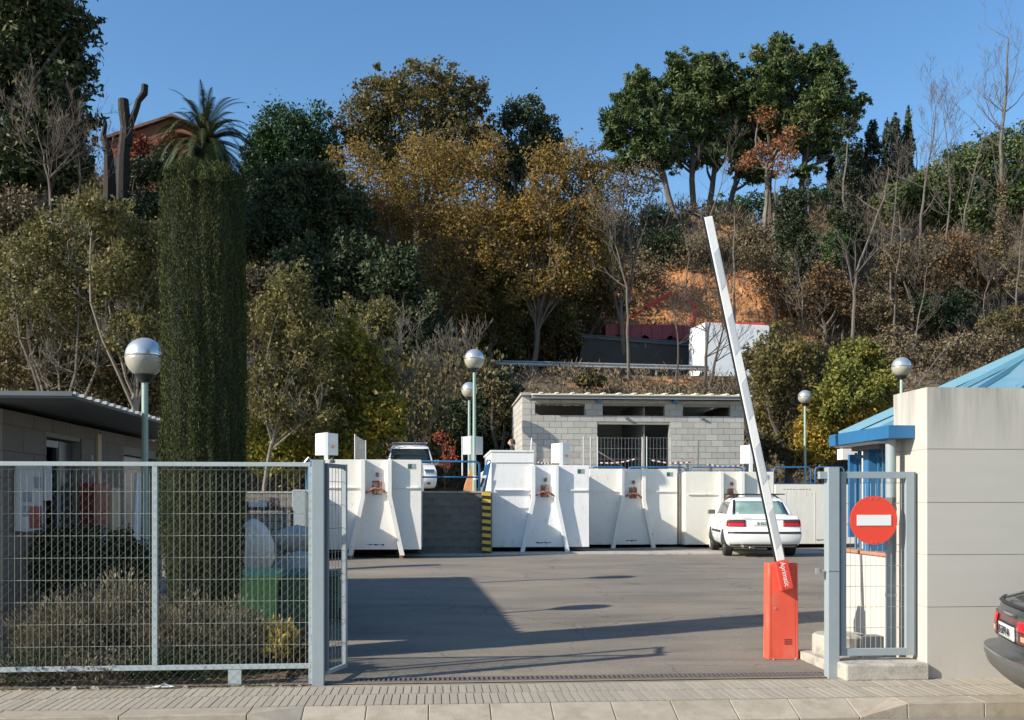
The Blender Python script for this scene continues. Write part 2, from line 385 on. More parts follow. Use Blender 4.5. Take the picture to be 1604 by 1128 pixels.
def leaf_quads(Cn, size, elong=1.5, axis=None, spread=1.0):
    n = len(Cn); a = unitv(n)
    if axis is not None:
        a = np.asarray(axis) + a * spread; a /= np.linalg.norm(a, axis=1)[:, None]
    b = np.cross(a, unitv(n)); b /= np.linalg.norm(b, axis=1)[:, None] + 1e-9
    s = (size * rng.uniform(.6, 1.35, n))[:, None]
    A = a * s * elong * .5; B = b * s * .5
    return np.stack([Cn - A, Cn + B * .9 - A * .1, Cn + A, Cn - B * .9 + A * .1], axis=1)
def lobes_world(spec, y, dy=.7, squash=1.0):
    out = []
    for l in spec:
        px, py, r = l[:3]; ry = l[3] if len(l) > 3 else r
        yy = y + random.uniform(-dy, dy); c = at(px, py, yy); s = tt(px, yy) / F
        out.append((np.array(c), np.array([r*s, r*s*squash, ry*s])))
    return out
def cloud(L, n, clumps=26, sig=.21, shell=.74, fill=.24):
    w = np.array([l[1][0]*l[1][2] for l in L]); w = w / w.sum(); P = []; Rn = []; O = []
    for (c, r), wi in zip(L, w):
        k = max(6, int(clumps)); m = max(8, int(n * wi)); d = unitv(k)
        rad_ = rng.uniform(shell*.5, 1.0, (k, 1)); out_ = rng.uniform(0, 1, (k, 1)) < .30; rad_ = np.where(out_, rng.uniform(.95, 1.28, (k, 1)), rad_)
        d = d*(1 + .16*np.sin(d[:, [1, 2, 0]]*5 + c[[0]]) ); cen = d * rad_; ks = np.where(out_, .62, 1.0)
        cr_ = rng.uniform(0, 1, k); idx = rng.integers(0, k, m)
        q = cen[idx] + rng.normal(size=(m, 3)) * sig * (rng.uniform(.6, 1.2, (k, 1))*ks)[idx]
        fr = rng.uniform(0, 1, m) < fill; q[fr] = unitv(int(fr.sum())) * (rng.uniform(.25, 1, (int(fr.sum()), 1))**.5) * 1.02
        P.append(c + q * r); Rn.append(.45*cr_[idx] + .55*rng.uniform(0, 1, m)); O.append(q)
    O = np.concatenate(O); O /= np.linalg.norm(O, axis=1)[:, None] + 1e-9
    return np.concatenate(P), np.concatenate(Rn), O
def grow(mb, p, d, L, r, depth, sides=4, up=.12, wob=.28, kids=(2, 4), shrink=.62, ang=.75, rmin=.006):
    n = 4 if depth > 1 else 3; pts = [p.copy()]; rad = [r]; dd = d.normalized(); q = p.copy()
    for i in range(n):
        dd = (dd + Vector((random.uniform(-wob, wob), random.uniform(-wob, wob), random.uniform(-wob, wob) + up)) * .6).normalized()
        q = q + dd * (L / n); pts.append(q.copy()); rad.append(max(rmin, r * (1 - .62 * (i+1) / n)))
    mb.tube(pts, rad, max(3, sides), caps=False)
    if depth > 0:
        for k in range(random.randint(*kids)):
            i = random.randint(1, n); a = Vector((random.uniform(-1, 1), random.uniform(-1, 1), random.uniform(-.5, 1)))
            nd = ((pts[i] - pts[i-1]).normalized() + a.normalized() * ang)
            grow(mb, pts[i], nd, L * shrink * random.uniform(.75, 1.2), rad[i] * .62, depth - 1, sides - 1, up, wob, kids, shrink, ang, rmin)
def limb(mb, a, b, r0, r1, sides=6, sag=.08, n=6, caps=False):
    a = Vector(a); b = Vector(b); L = (b - a).length; pts = []
    o1 = Vector((random.uniform(-1, 1), random.uniform(-1, 1), random.uniform(-.6, .2))) * L * sag
    for i in range(n + 1):
        t = i / n; pts.append(a.lerp(b, t) + o1 * math.sin(math.pi * t) + Vector((random.uniform(-1, 1), random.uniform(-1, 1), 0)) * L * .012 * (0 < i < n))
    mb.tube(pts, [r0 + (r1 - r0) * i / n for i in range(n + 1)], sides, caps); return pts
# ================================================================== GROUND, STREET, PAVEMENT
def sheet(name, xs, ys, zf, m, kind='structure'):
    b = MB(); nx, ny = len(xs), len(ys)
    b.v = [(x, y, zf(x, y)) for y in ys for x in xs]
    b.f = [(j*nx+i, j*nx+i+1, (j+1)*nx+i+1, (j+1)*nx+i) for j in range(ny-1) for i in range(nx-1)]
    o = b.build(name, m, smooth=True); tag(o, kind=kind); return o
FY = 9.46
ground = sheet('ground', [-2500, -400, -60, 60, 400, 2500], [-2500, -60, 8, 60, 400, 2500], lambda x, y: -.6, 'soil')
street = MB().box(-60, 60, -8, 8.10, -.4, -.12).build('street', 'street'); tag(street, kind='structure')
def yz(x, y):
    return gz(y) - (.004 if y > 9.5 else .004) + .012 * math.sin(x * 1.1 + y * .7) * min(1, max(0, (y - 11) / 4))
yard = sheet('yard', [-30 + i * 1.0 for i in range(61)], [9.43, 9.6] + [10 + .5 * i for i in range(57)], yz, 'asphalt')
bed = MB().box(-60, 60, 8.42, 9.43, -.4, -.012).build('pavement', 'pave_bed'); tag(bed, kind='structure')
# paving bars: two rows of narrow slabs
RAMP0, RAMP1 = xx(475, 8.35), xx(1322, 8.45)
rest = MB(); vis = []
rows = [(8.44, 8.90), (8.91, 9.30)]
p = .0715
for j, (ya, yb) in enumerate(rows):
    n0 = int(-11 / p); n1 = int(11 / p)
    for i in range(n0, n1):
        x0 = i * p + .017 * j; xm = x0 + p / 2; ym = (ya + yb) / 2
        s = (xm * ca - ym * sa) / (ym * ca + xm * sa); pxx = 802 + s * F
        if -20 < pxx < 1625: vis.append((abs(pxx - 802), x0, ya, yb))
        else: rest.box(x0, x0 + p - .008, ya, yb, -.03, 0)
vis.sort()
for k, (q, x0, ya, yb) in enumerate(vis):
    if k < 285: piece('paving_slab', 'pave_tile', (x0 + p/2 - .004, (ya + yb)/2, -.0155 + random.uniform(-.0015, .0015)), (p - .0085, yb - ya - .006, .03), bed)
    else: rest.box(x0, x0 + p - .0085, ya, yb, -.03, random.uniform(-.002, .001))
r_ = rest.build('paving_slabs', 'pave_tile', bed); r_['kind'] = 'stuff'
# sand and crumbs along the fence foot
# kerb
mat('grate', (.15, .125, .11), .7, .3, 20)
kb = MB()
kerb = MB().box(-60, 60, 8.105, 8.115, -.4, -.13).build('kerb', 'concrete'); tag(kerb, kind='structure')
x = -14.0
def kerbstone(x0, x1, za, zb):     # za/zb front-edge heights left/right
    b = MB(); g = .003; cx = (x0 + x1) / 2
    b.hexa([(x0+g, 8.12, -.35), (x1-g, 8.12, -.35), (x1-g, 8.425, -.35), (x0+g, 8.425, -.35)],
           [(x0+g, 8.12 + (.0 if za < -.05 else .015), za), (x1-g, 8.12 + (.0 if zb < -.05 else .015), zb), (x1-g, 8.425, -.001), (x0+g, 8.425, -.001)])
    return b.build('kerbstone', 'kerb', kerb, bevel=.006)
KS = .503
edges = []
x = RAMP0 - .42
kerbstone(RAMP0 - .42, RAMP0, 0, -.105)
while x > -9: kerbstone(x - 1.0, x, 0, 0); x -= 1.0
x = RAMP0
nst = round((RAMP1-RAMP0)/KS)
for q in range(nst): kerbstone(RAMP0 + (RAMP1-RAMP0)*q/nst, RAMP0 + (RAMP1-RAMP0)*(q+1)/nst, -.105, -.105)
kerbstone(RAMP1, RAMP1 + .42, -.105, 0); x = RAMP1 + .42
while x < 11: kerbstone(x, x + .68, 0, 0); x += .68
# drain grating across the entrance
GX0, GX1 = xx(548, 9.5), xx(1296, 9.5)
gr = thing('drain_grating', 'rusty slotted drain grating across the gateway behind the paving', 'drain', (GX0, 9.5, 0))
MB().box(GX0, GX1, 9.505, 9.515, -.03, .006).box(GX0, GX1, 9.655, 9.665, -.03, .011).build('grating_frame', 'grate', gr)
MB().box(GX0, GX1, 9.515, 9.655, -.03, .0015).build('channel', 'black', gr)
b = MB(); x = GX0 + .02
while x < GX1 - .04:
    b.box(x, x + .022, 9.517, 9.653, .003, .008); x += .047
bb = b.build('grating_bars', 'grate', gr); bb['kind'] = 'stuff'
# soil bed behind the fence on the left
b = MB(); xs = [-12 + .35*i for i in range(33)]; 
def bedz(x, y): return .03 + .03*math.sin(x*3.1+y*2)+.02*math.sin(x*7+y*5)
pb = sheet('planting_bed', [-14 + .35*i for i in range(37)], [9.44 + .2*i for i in range(10)], lambda x, y: bedz(x, y) if 9.45 < y < 11.2 else -.05, 'soil')

# ================================================================== FENCE ON THE LEFT
PXL, PXR = xx(498, FY), xx(1303, FY)
FT, FB = 2.075, .165
fence = thing('mesh_fence', 'grey metal fence with welded wire and diamond mesh beside the planting bed', 'fence', (-4.4, FY, 0))
FX1 = xx(487, FY); FX0 = -9.5
MB().box(FX0, FX1, FY-.02, FY+.02, FT-.04, FT).build('top_rail', 'fence_paint', fence, bevel=.003)
MB().box(FX0, FX1, FY-.02, FY+.02, FB-.02, FB+.025).build('bottom_rail', 'fence_paint', fence, bevel=.003)
pitch = xx(487, FY) - xx(243, FY)
for k in range(5):
    x = FX1 - k*pitch
    w = .02 if k == 0 else .024
    MB().box(x-w, x+w, FY-.018, FY+.018, (.0 if k == 0 else FB+.025), FT-.04).build('upright', 'fence_paint', fence, bevel=.003)
for px in (368, -500, -1200):
    x = xx(px, FY); MB().box(x-.06, x+.06, FY-.016, FY+.016, -.02, FB-.022).build('foot_plate', 'fence_paint', fence)
b = MB(); x = FX1 - .052; r = .0027
while x > FX0: b.tube([(x, FY+.026, FB), (x, FY+.026, FT-.03)], r*.72, 4); x -= .055
z = FB + .2
while z < FT - .05: b.tube([(FX0, FY+.031, z), (FX1, FY+.031, z)], r*1.05, 4); z += .205
w_ = b.build('welded_wires', 'fence_wire', fence); w_['kind'] = 'stuff'
b = MB(); D = .062; H0, H1 = -.0, FT-.03; x = FX0 - 2.2
while x < FX1:
    for sgn in (1, -1):
        xa, za = (x, H0) if sgn > 0 else (x, H1); xb = x + (H1-H0); zb = H1 if sgn > 0 else H0
        if xb > FX1: t = (FX1 - xa) / (xb - xa); zb = za + (zb - za) * t; xb = FX1
        if xb > xa: b.tube([(xa, FY-.028 - .002*sgn, za), (xb, FY-.028 - .002*sgn, zb)], .0008, 3, caps=False)
    x += D * 1.35
w_ = b.build('diamond_mesh', 'chain_wire', fence); w_['kind'] = 'stuff'
# gate posts
def gpost(x, y, top, w, label):
    t = thing('gate_post', label, 'post', (x, y, 0), 0, 'square gate posts either side of the entrance')
    MB().box(x-w, x+w, y-w, y+w, -.05, top).build('shaft', 'gate_paint', t, bevel=.004)
    MB().box(x-w+.004, x+w-.004, y-w+.004, y+w-.004, top, top+.006).build('cap', 'gate_dark', t)
    return t
t = gpost(PXL+.005, FY, 2.095, .056, 'square grey gate post between the mesh fence and the vehicle entrance')
MB().box(PXL-.06, PXL-.15+.09, FY-.02, FY+.02, .4, .46).build('hinge', 'gate_dark', t)
t = gpost(PXR, FY, 2.04, .056, 'square grey gate post between the barrier and the pedestrian gate')
MB().box(PXR-.057, PXR+.057, FY-.0585, FY-.0565, 1.025, 1.035).build('weld_seam', 'gate_dark', t)
MB().box(PXR-.13, PXR-.057, FY-.03, FY+.03, 1.93, 2.0).build('hinge_plate', 'gate_paint', t)
MB().tube([(PXR-.14, FY, 1.03), (PXR-.05, FY, 1.03)], .014, 6).box(PXR-.16, PXR-.13, FY-.02, FY+.02, 1.0, 1.06).build('latch', 'steel', t)
# narrow leaf beside left post
e = Vector((-.87, 9.95, 0)); a0 = Vector((PXL+.07, FY+.03, 0)); d = (e-a0).normalized(); nrm = Vector((-d.y, d.x, 0))
lf = thing('gate_leaf', 'narrow open wire leaf hinged behind the left gate post', 'gate', tuple(a0))
def obar(a, b, w, z0, z1, name, m, par):
    n = Vector((-(b-a).y, (b-a).x, 0)).normalized()*w
    MB().hexa([(a-n)[:2]+(z0,), (b-n)[:2]+(z0,), (b+n)[:2]+(z0,), (a+n)[:2]+(z0,)], [(a-n)[:2]+(z1,), (b-n)[:2]+(z1,), (b+n)[:2]+(z1,), (a+n)[:2]+(z1,)]).build(name, m, par)
def tup(v): return (v.x, v.y)
def obar(a, b, w, z0, z1, name, m, par):
    n = Vector((-(b-a).y, (b-a).x, 0)).normalized()*w
    q = [tup(a-n), tup(b-n), tup(b+n), tup(a+n)]
    return MB().hexa([(*p_, z0) for p_ in q], [(*p_, z1) for p_ in q]).build(name, m, par)
obar(e-d*.045, e, .022, .07, 2.075, 'stile', 'gate_paint', lf)
obar(a0, a0+d*.03, .018, .11, 2.03, 'stile', 'gate_dark', lf)
obar(a0, e-d*.046, .016, 2.03, 2.07, 'top_rail', 'gate_dark', lf)
obar(a0, e-d*.046, .016, .075, .11, 'bottom_rail', 'gate_paint', lf)
b = MB()
for i in range(1, 6): p_ = a0.lerp(e, i/6.3); b.tube([(p_.x, p_.y, .1), (p_.x, p_.y, 2.04)], .0025, 4)
for i in range(1, 9): b.tube([(a0.x, a0.y, .1+.225*i), (e.x-d.x*.045, e.y-d.y*.045, .1+.225*i)], .0025, 4)
w_ = b.build('wires', 'dark_steel', lf); w_['kind'] = 'stuff'
MB().lathe((a0.x+.05, a0.y+.1, 2.075), [(.025, 0), (.03, .02), (.012, .035), (.012, .05)], 10).build('latch_knob', 'dark_steel', lf)

# pedestrian gate right
gx0, gx1 = xx(1316, FY), xx(1431, FY); gz0, gz1 = .20, 2.0
pg = thing('pedestrian_gate', 'grey framed wire gate with no entry disc between post and pale wall', 'gate', (gx0, FY, .2))
MB().box(gx0, gx0+.055, FY-.022, FY+.022, gz0, gz1).build('stile', 'gate_paint', pg, bevel=.003)
MB().box(gx1-.085, gx1, FY-.022, FY+.022, gz0, gz1).build('stile', 'gate_paint', pg, bevel=.003)
MB().box(gx0+.056, gx1-.086, FY-.022, FY+.022, gz1-.065, gz1).build('top_rail', 'gate_paint', pg, bevel=.003)
MB().box(gx0+.056, gx1-.086, FY-.022, FY+.022, gz0, gz0+.07).build('bottom_rail', 'gate_paint', pg, bevel=.003)
MB().box(gx1+.004, gx1+.012, FY-.02, FY+.02, gz0, gz1).build('closing_strip', 'gate_dark', pg)
b = MB(); x = gx0+.055+.05
while x < gx1-.09: b.tube([(x, FY+.01, gz0+.06), (x, FY+.01, gz1-.06)], .0026, 4); x += .052
z = gz0+.07+.2
while z < gz1-.1: b.tube([(gx0+.04, FY+.016, z), (gx1-.07, FY+.016, z)], .0026, 4); z += .203
w_ = b.build('wires', 'fence_wire', pg); w_['kind'] = 'stuff'
MB().box(gx0-.012, gx0-.002, FY-.03, FY+.03, .2, 2.0).build('hinge_strip', 'gate_dark', pg)
# no entry sign
sc = at(1369, 815, FY-.05)
sg = thing('no_entry_sign', 'round red no entry disc with white bar wired to the pedestrian gate', 'sign', tuple(sc))
b = MB(); n = 40; rr = .237
ring = [(sc.x + rr*math.cos(2*math.pi*i/n), sc.y, sc.z + rr*math.sin(2*math.pi*i/n)) for i in range(n)]
b.prism(ring, (0, .012, 0)).build('disc', 'sign_red', sg)
MB().box(sc.x-.172, sc.x+.172, sc.y-.006, sc.y-.0005, sc.z-.052, sc.z+.052).build('white_bar', 'white_paint', sg, bevel=.001)
for dx, dz in ((-.03, .21), (.03, .21), (-.02, -.215), (.02, -.215)):
    MB().lathe((0, 0, 0), [(.006, 0), (.006, .004)], 8).build('rivet', 'steel', sg, world=False).location = (dx, -.004, dz)
# concrete step under it
st = at(1322, 1050, 9.3)
sx0 = xx(1322, 9.25); sx1 = xx(1449, 9.3)
stp = MB().box(sx0, sx1, 9.20, 9.62, -.01, .155).build('concrete_step', 'concrete', bevel=.02)
tag(stp, 'low rough concrete step under the pedestrian gate', 'step')
b = MB().poly([(xx(1266, 10.4), 10.75, .10), (xx(1300, 9.75), 9.66, .10), (4.74, 9.66, .10), (4.74, 10.9, .10)])
b = MB().prism([(xx(1268, 10.1), 10.5, -.02), (xx(1296, 9.66)+.03, 9.68, -.02), (4.60, 9.68, -.02), (4.60, 10.55, -.02)], (0, 0, .13))
o = b.build('kerb_island', 'concrete', bevel=.01); tag(o, 'low concrete island beside the barrier cabinet and gate', 'kerb')
# blocks inside gate
o = MB().lathe((4.22, 10.1, .11), [(.26, 0), (.27, .02), (.27, .2), (.25, .22)], 20).build('concrete_ring', 'concrete'); tag(o, 'squat round concrete base behind the pedestrian gate', 'concrete base')
o = MB().box(4.36, 4.59, 9.85, 10.02, .111, .33).build('meter_box', 'dark_steel', bevel=.004); tag(o, 'small dark box at the foot of the grey column behind the gate', 'box')

# ================================================================== BARRIER
bx, by = xx(1223, 10.45), 10.45
bz = gz(by) - .01
bar = thing('barrier', 'orange red barrier cabinet with raised white arm at the entrance', 'barrier', (bx, by, bz))
wt, wb_, dp = .158, .166, .085
zt = 1.03
MB().hexa([(bx-wb_, by-dp, bz), (bx+wb_, by-dp, bz), (bx+wb_, by+dp, bz), (bx-wb_, by+dp, bz)],
          [(bx-wt, by-dp, bz+zt), (bx+wt, by-dp, bz+zt), (bx+wt, by+dp, bz+zt), (bx-wt, by+dp, bz+zt)]).build('cabinet', 'red_paint', bar, bevel=.008)
MB().box(bx-wb_-.02, bx+wb_+.02, by-dp-.02, by+dp+.02, bz-.03, bz+.006).build('base_plate', 'dark_steel', bar)
for k in range(3):
    z = bz + .165 + .022*k; MB().box(bx+.01, bx+.09, by-dp-.004, by-dp+.001, z, z+.008).build('vent_slot', 'black', bar)
ang = math.atan2(1222-1109, 880-338)
ay = by - dp - .05
MB().box(bx-wb_+.028, bx-wb_+.031, by-dp-.0012, by-dp+.001, bz+.03, bz+zt-.03).box(bx+wt-.03, bx+wt-.027, by-dp-.0012, by-dp+.001, bz+.03, bz+zt-.03).build('door_seam', 'red_dull', bar)
MB().tube([(bx-.09, by-dp-.006, bz+.55), (bx-.09, by-dp, bz+.55)], .012, 10).build('lock', 'steel', bar)
for q in (-.12, .12): MB().tube([(bx+q, by-dp-.035, bz+.004), (bx+q, by-dp-.035, bz+.018)], .012, 6).build('base_bolt', 'steel', bar)
tip = at(1109, 340, ay); piv = at(1227, 900, ay)
ax_ = (tip - piv).normalized(); px_ = Vector((ax_.z, 0, -ax_.x))   # across the arm, to the right
def slab(name, m, a, b, w, y0, y1, par, **k):
    pts = [a - px_*w, b - px_*w, b + px_*w, a + px_*w]
    return MB().prism([(p_.x, y0, p_.z) for p_ in pts], (0, y1-y0, 0)).build(name, m, par, **k)
bk0 = at(1232, 923, ay); bk1 = at(1222, 880, ay)
slab('arm_bracket', 'red_bracket', bk0, bk0 + ax_*.31, .066, ay-.035, ay+.045, bar, bevel=.004)
arm0 = bk0 + ax_*.311
L = (tip - arm0).length
slab('arm', 'white_paint', arm0, tip, .045, ay-.02, ay+.02, bar, bevel=.006)
slab('rubber_edge', 'black', arm0 - px_*.053, tip - px_*.053, .007, ay-.014, ay+.014, bar)
for k in range(5):
    a = arm0 + ax_*(.35 + k*.70); hl = .17; off = .055
    pts = [a - ax_*hl - px_*.028 - ax_*off, a - ax_*hl + px_*.030 + ax_*off*.0 + ax_*0, a + ax_*hl + px_*.030 + ax_*off, a + ax_*hl - px_*.028]
    MB().prism([(p_.x, ay-.0225, p_.z) for p_ in pts], (0, .002, 0)).build('reflective_band', 'arm_grey', bar)
mid = bk0 + ax_*.165
text('Aprimatic', .078, 'text_white', bar, (mid.x+.004-bx, ay-.036-by, mid.z-bz), (math.pi/2, -math.atan2(ax_.x, ax_.z)*-1 + math.pi/2 if False else (math.pi/2 + math.atan2(ax_.x, ax_.z)), 0), sx=.86)
for s_ in (.03, .28):
    c = bk0 + ax_*s_ - px_*.045
    MB().tube([(c.x, ay-.04, c.z), (c.x, ay-.034, c.z)], .008, 8).build('bolt', 'dark_steel', bar)

# ================================================================== PALE WALL ON THE RIGHT
wx, wy = xx(1452, 9.26), 9.26
WT = 2.815
rw = thing('pale_building', 'pale panelled building with light blue pyramid roof behind the pedestrian gate', 'building', (wx, wy, 0))
MB().box(wx+.004, 14, wy+.006, 9.97, -.1, WT-.004).build('wall', 'joint', rw)
MB().box(wx+.3, 14, 9.971, 11.1, -.1, 2.3).build('wall', 'cream_wall', rw)
coursed_z = [-.02, .695-.5+.0, .695, 1.196, 1.70, 2.215, WT]
zs = [-.05, .69, 1.195, 1.70, 2.215, WT]
for a, b_ in zip(zs, zs[1:]):
    xs_ = [wx, wx+2.4, wx+4.8, 14]
    for p0, p1 in zip(xs_, xs_[1:]):
        piece('wall_panel', 'panel_top' if b_ == WT else ('panel_low' if a < 0 else 'panel'), ((p0+p1)/2, wy+.35, (a+b_)/2), (p1-p0-.005 if p1 < 14 else p1-p0, .70, b_-a-.006), rw)
# low wall + bars + terracotta cap
MB().box(wx+.005, wx+.20, 9.975, 11.2, -.02, 1.13).build('low_wall', 'cream_wall', rw)
MB().box(wx-.02, wx+.22, 9.976, 11.22, 1.13, 1.165).build('coping', 'terracotta', rw, bevel=.004)
for k in range(10):
    y = 10.03 + .118*k; MB().box(wx+.085, wx+.107, y, y+.022, 1.166, 2.27).build('window_bar', 'bar_blue', rw)
MB().box(wx+.09, wx+.102, 10.0, 11.2, 2.2, 2.235).build('bar_rail', 'bar_blue', rw)
MB().box(wx+.02, wx+.17, 10.60, 10.74, 1.166, 2.33).build('blue_pillar', 'bar_blue', rw)
MB().box(wx+.03, wx+.16, 11.12, 11.17, 1.3, 2.25).build('blue_pillar', 'bar_blue', rw)
MB().box(wx+.45, wx+.50, 9.98, 11.4, 1.0, 2.32).build('inner_screen', 'container', rw)
MB().box(wx+.0, wx+.18, 11.25, 11.4, 2.20, 2.325).build('wall_box', 'white_paint', rw)
# canopy
cz0, cz1 = 2.335, 2.462
MB().box(4.47, wx-.003, 9.50, 9.97, cz0, cz1).build('canopy', 'canopy_blue', rw, bevel=.003)
MB().box(4.47, 5.6, 9.972, 10.3, cz0, cz1).build('canopy', 'canopy_blue', rw, bevel=.003)
MB().box(4.472, 5.6, 10.305, 10.86, cz0, cz1).build('canopy', 'canopy_blue', rw, bevel=.003)
MB().box(4.485, 5.5, 10.864, 11.02, cz0, cz1).build('canopy', 'canopy_blue', rw, bevel=.003)
MB().box(4.53, 5.4, 9.98, 10.98, cz0-.012, cz0-.001).build('soffit', 'white_paint', rw)
MB().box(4.7, 4.86, 10.2, 10.9, cz0-.06, cz0-.013).build('ceiling_light', 'dark_steel', rw)
MB().lathe((4.60, 9.72, .10), [(.052, 0), (.052, 2.234)], 20).build('column', 'gate_paint', rw, smooth=False)
for z in (.75, 1.62): MB().lathe((4.60, 9.72, z), [(.057, 0), (.057, .03)], 20).build('pipe_clip', 'steel', rw)
MB().lathe((4.60, 9.72, 1.68), [(.0525, 0), (.0525, .07)], 20).build('collar', 'dark_steel', rw)
# roof
MB().box(6.1, 13.9, 11.15, 13.8, -.1, 2.5).build('wall', 'cream_wall', rw)
A_ = Vector((5.85, 13.9, 2.62)); B_ = Vector((5.95, 10.6, 2.55)); R1 = Vector((8.05, 12.1, 3.80)); R2 = Vector((13, 12.1, 3.80)); B2 = Vector((14, 10.6, 2.55)); A2 = Vector((14, 13.9, 2.62))
b = MB().poly([A_, B_, R1]).poly([B_, B2, R2, R1]).poly([A_, R1, R2, A2]).poly([B_, A_, A2, B2])
rf = b.build('roof', 'roof_blue', rw)
def beam(a, b_, w, h, m, nm, up=.0):
    a = Vector(a); b_ = Vector(b_); d_ = (b_-a).normalized(); s_ = d_.cross(Vector((0, 0, 1))).normalized()*w; u = s_.cross(d_).normalized()*h
    if u.z < 0: u = -u
    o_ = Vector((0, 0, up))
    return MB().hexa([a-s_+o_, b_-s_+o_, b_+s_+o_, a+s_+o_], [a-s_+u+o_, b_-s_+u+o_, b_+s_+u+o_, a+s_+u+o_]).build(nm, m, rw)
beam(A_, R1, .05, .10, 'roof_blue_edge', 'roof_rib')
beam(B_, R1, .17, .05, 'roof_blue', 'roof_rib', .01)
for f in (.30, .62): q = A_.lerp(B_, f); beam(q, R1, .03, .06, 'roof_blue_edge', 'roof_rib', .01)
for f in (.10, .2, .33, .46): q = B_.lerp(B2, f); beam(q, q + Vector((0, 1.5, 1.35))*min(.93, (q.x-6.02)/2.2), .035, .07, 'roof_blue_edge', 'roof_rib', .01)
q0 = B_.lerp(R1, .55); beam(q0+Vector((.15, -.03, 0)), q0+Vector((6, 0, 0)), .03, .08, 'roof_blue_edge', 'roof_rib', .03)
q0 = B_.lerp(R1, .8); beam(q0+Vector((.15, -.03, 0)), q0+Vector((5, 0, 0)), .03, .08, 'roof_blue_edge', 'roof_rib', .03)
vv = at(1512, 580, 14.6); MB().box(vv.x-.05, vv.x+.06, 14.6, 14.7, 2.4, vv.z-.12).build('vent', 'white_paint', rw)

# ================================================================== LEFT BUILDING
lbx = -4.5; ly0, ly1 = 10.75, 16.9
lb = thing('block_hut', 'long low block building in shade with corrugated roof behind the fence', 'building', (lbx, ly0, 0))
ops = [(11.95, 13.1, 0, 2.47), (14.85, 16.6, .9, 2.40)]
for a, b_, c, d_ in cells(ly0, ly1, -.1, 2.68, ops): MB().box(lbx-.25, lbx, a, b_, c, d_).build('wall', 'mortar', lb)
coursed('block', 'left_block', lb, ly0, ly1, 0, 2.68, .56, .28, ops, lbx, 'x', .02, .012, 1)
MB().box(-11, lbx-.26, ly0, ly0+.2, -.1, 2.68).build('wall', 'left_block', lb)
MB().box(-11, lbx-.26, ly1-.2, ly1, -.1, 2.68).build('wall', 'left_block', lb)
MB().box(-11, -3.56, 10.2, 17.1, 2.735, 2.765).build('roof', 'dark_steel', lb)
k = 0; y = 10.21
while y < 17.0: MB().box(-11, -3.545, y, y+.09, 2.768, 2.80).build('roof_rib', 'left_rib', lb); y += .235
MB().box(-11, -3.57, 10.17, 10.197, 2.755, 2.80).build('fascia', 'dark_steel', lb)
MB().box(lbx-1.6, lbx-1.5, ly0+.2, ly1-.2, 0, 2.6).build('inner_wall', 'black', lb)
dr = MB().box(lbx-.14, lbx-.09, 12.55, 13.09, .02, 2.45).build('door', 'door_dark', lb); MB().box(lbx-.089, lbx-.07, 12.6, 12.64, .05, 2.4).build('door_edge', 'frame_pale', dr, world=False).location = (-lbx, -ly0, 0)
MB().box(lbx-.10, lbx-.05, 11.96, 12.02, .02, 2.44).build('door_frame', 'frame_pale', lb)
MB().box(lbx-.10, lbx-.05, 12.03, 12.5, 2.36, 2.44).build('door_frame', 'frame_pale', lb)
MB().box(lbx-.10, lbx-.06, 12.03, 12.48, 1.2, 1.25).build('door_frame', 'frame_pale', lb)
MB().box(lbx-.14, lbx-.10, 14.86, 16.59, .9, 2.39).build('window', 'door_dark', lb)
for z, y in ((2.25, 13.45), (2.05, 13.45)): MB().box(lbx+.021, lbx+.03, y, y+.06, z, z+.07).build('plate', 'frame_pale', lb)
def wallitem(name, m, p0, p1, x, th, label, cat, parts=None):
    a = atx(p0[0], p1[1], x); c = atx(p1[0], p0[1], x); z0, z1 = a.z, atx(p0[0], p0[1], x).z
    t = thing(name, label, cat, (x, a.y, z0))
    MB().box(x-th, x, a.y, c.y, z0, z1).build('board' if parts is None else parts, m, t)
    return t, a, c, z0, z1
t, a, c, z0, z1 = wallitem('notice_board', 'paper', (33, 728), (67, 832), lbx+.10, .06, 'pale notice board with faded sheets on the shaded block wall', 'notice board', 'board')
for k in range(7):
    yy = a.y + .04 + (k % 2)*(c.y-a.y)*.45; zz = z1 - .12 - .16*(k//2) ; MB().box(lbx+.101, lbx+.104, yy, yy+(c.y-a.y)*.40, zz-.12, zz).build('notice', 'paper_blue' if k % 3 else 'paper', t)
MB().box(lbx+.101, lbx+.105, a.y+(c.y-a.y)*.35, c.y-.04, z0+.02, z0+.26).build('red_notice', 'red_dull', t)
t, *_ = wallitem('wall_sign', 'paper', (69, 728), (81, 784), lbx+.08, .04, 'narrow pale sheet hanging by the hut doorway', 'sign')
t, *_ = wallitem('hose_cabinet', 'red_dull', (150, 757), (171, 822), lbx+.22, .2, 'dark red hose cabinet on the shaded block wall', 'cabinet', 'box')
o = MB().box(lbx+.5, lbx+.53, atx(172, 760, lbx+.5).y, atx(185, 760, lbx+.5).y, .55, 1.88).build('plank', 'wood_pale'); tag(o, 'tan plank standing against the red hose cabinet', 'plank')
p1 = atx(203, 795, -3.9); o = MB().hexa([(-3.9, p1.y, p1.z-.75), (-3.87, p1.y, p1.z-.75), (-3.87, p1.y+.3, p1.z-.75), (-3.9, p1.y+.3, p1.z-.75)], [(-3.85, p1.y+.05, p1.z+.45), (-3.82, p1.y+.05, p1.z+.45), (-3.82, p1.y+.34, p1.z+.45), (-3.85, p1.y+.34, p1.z+.45)]).build('plank', 'paper'); tag(o, 'whitish plank leaning beside the lamp post under the hut roof', 'plank')
p1 = atx(154, 680, lbx+.05); o = MB().box(lbx+.021, lbx+.05, p1.y, p1.y+.13, 1.6, p1.z).build('plank', 'wood_pale'); tag(o, 'thin tan batten fixed high on the block wall between door and window', 'plank')

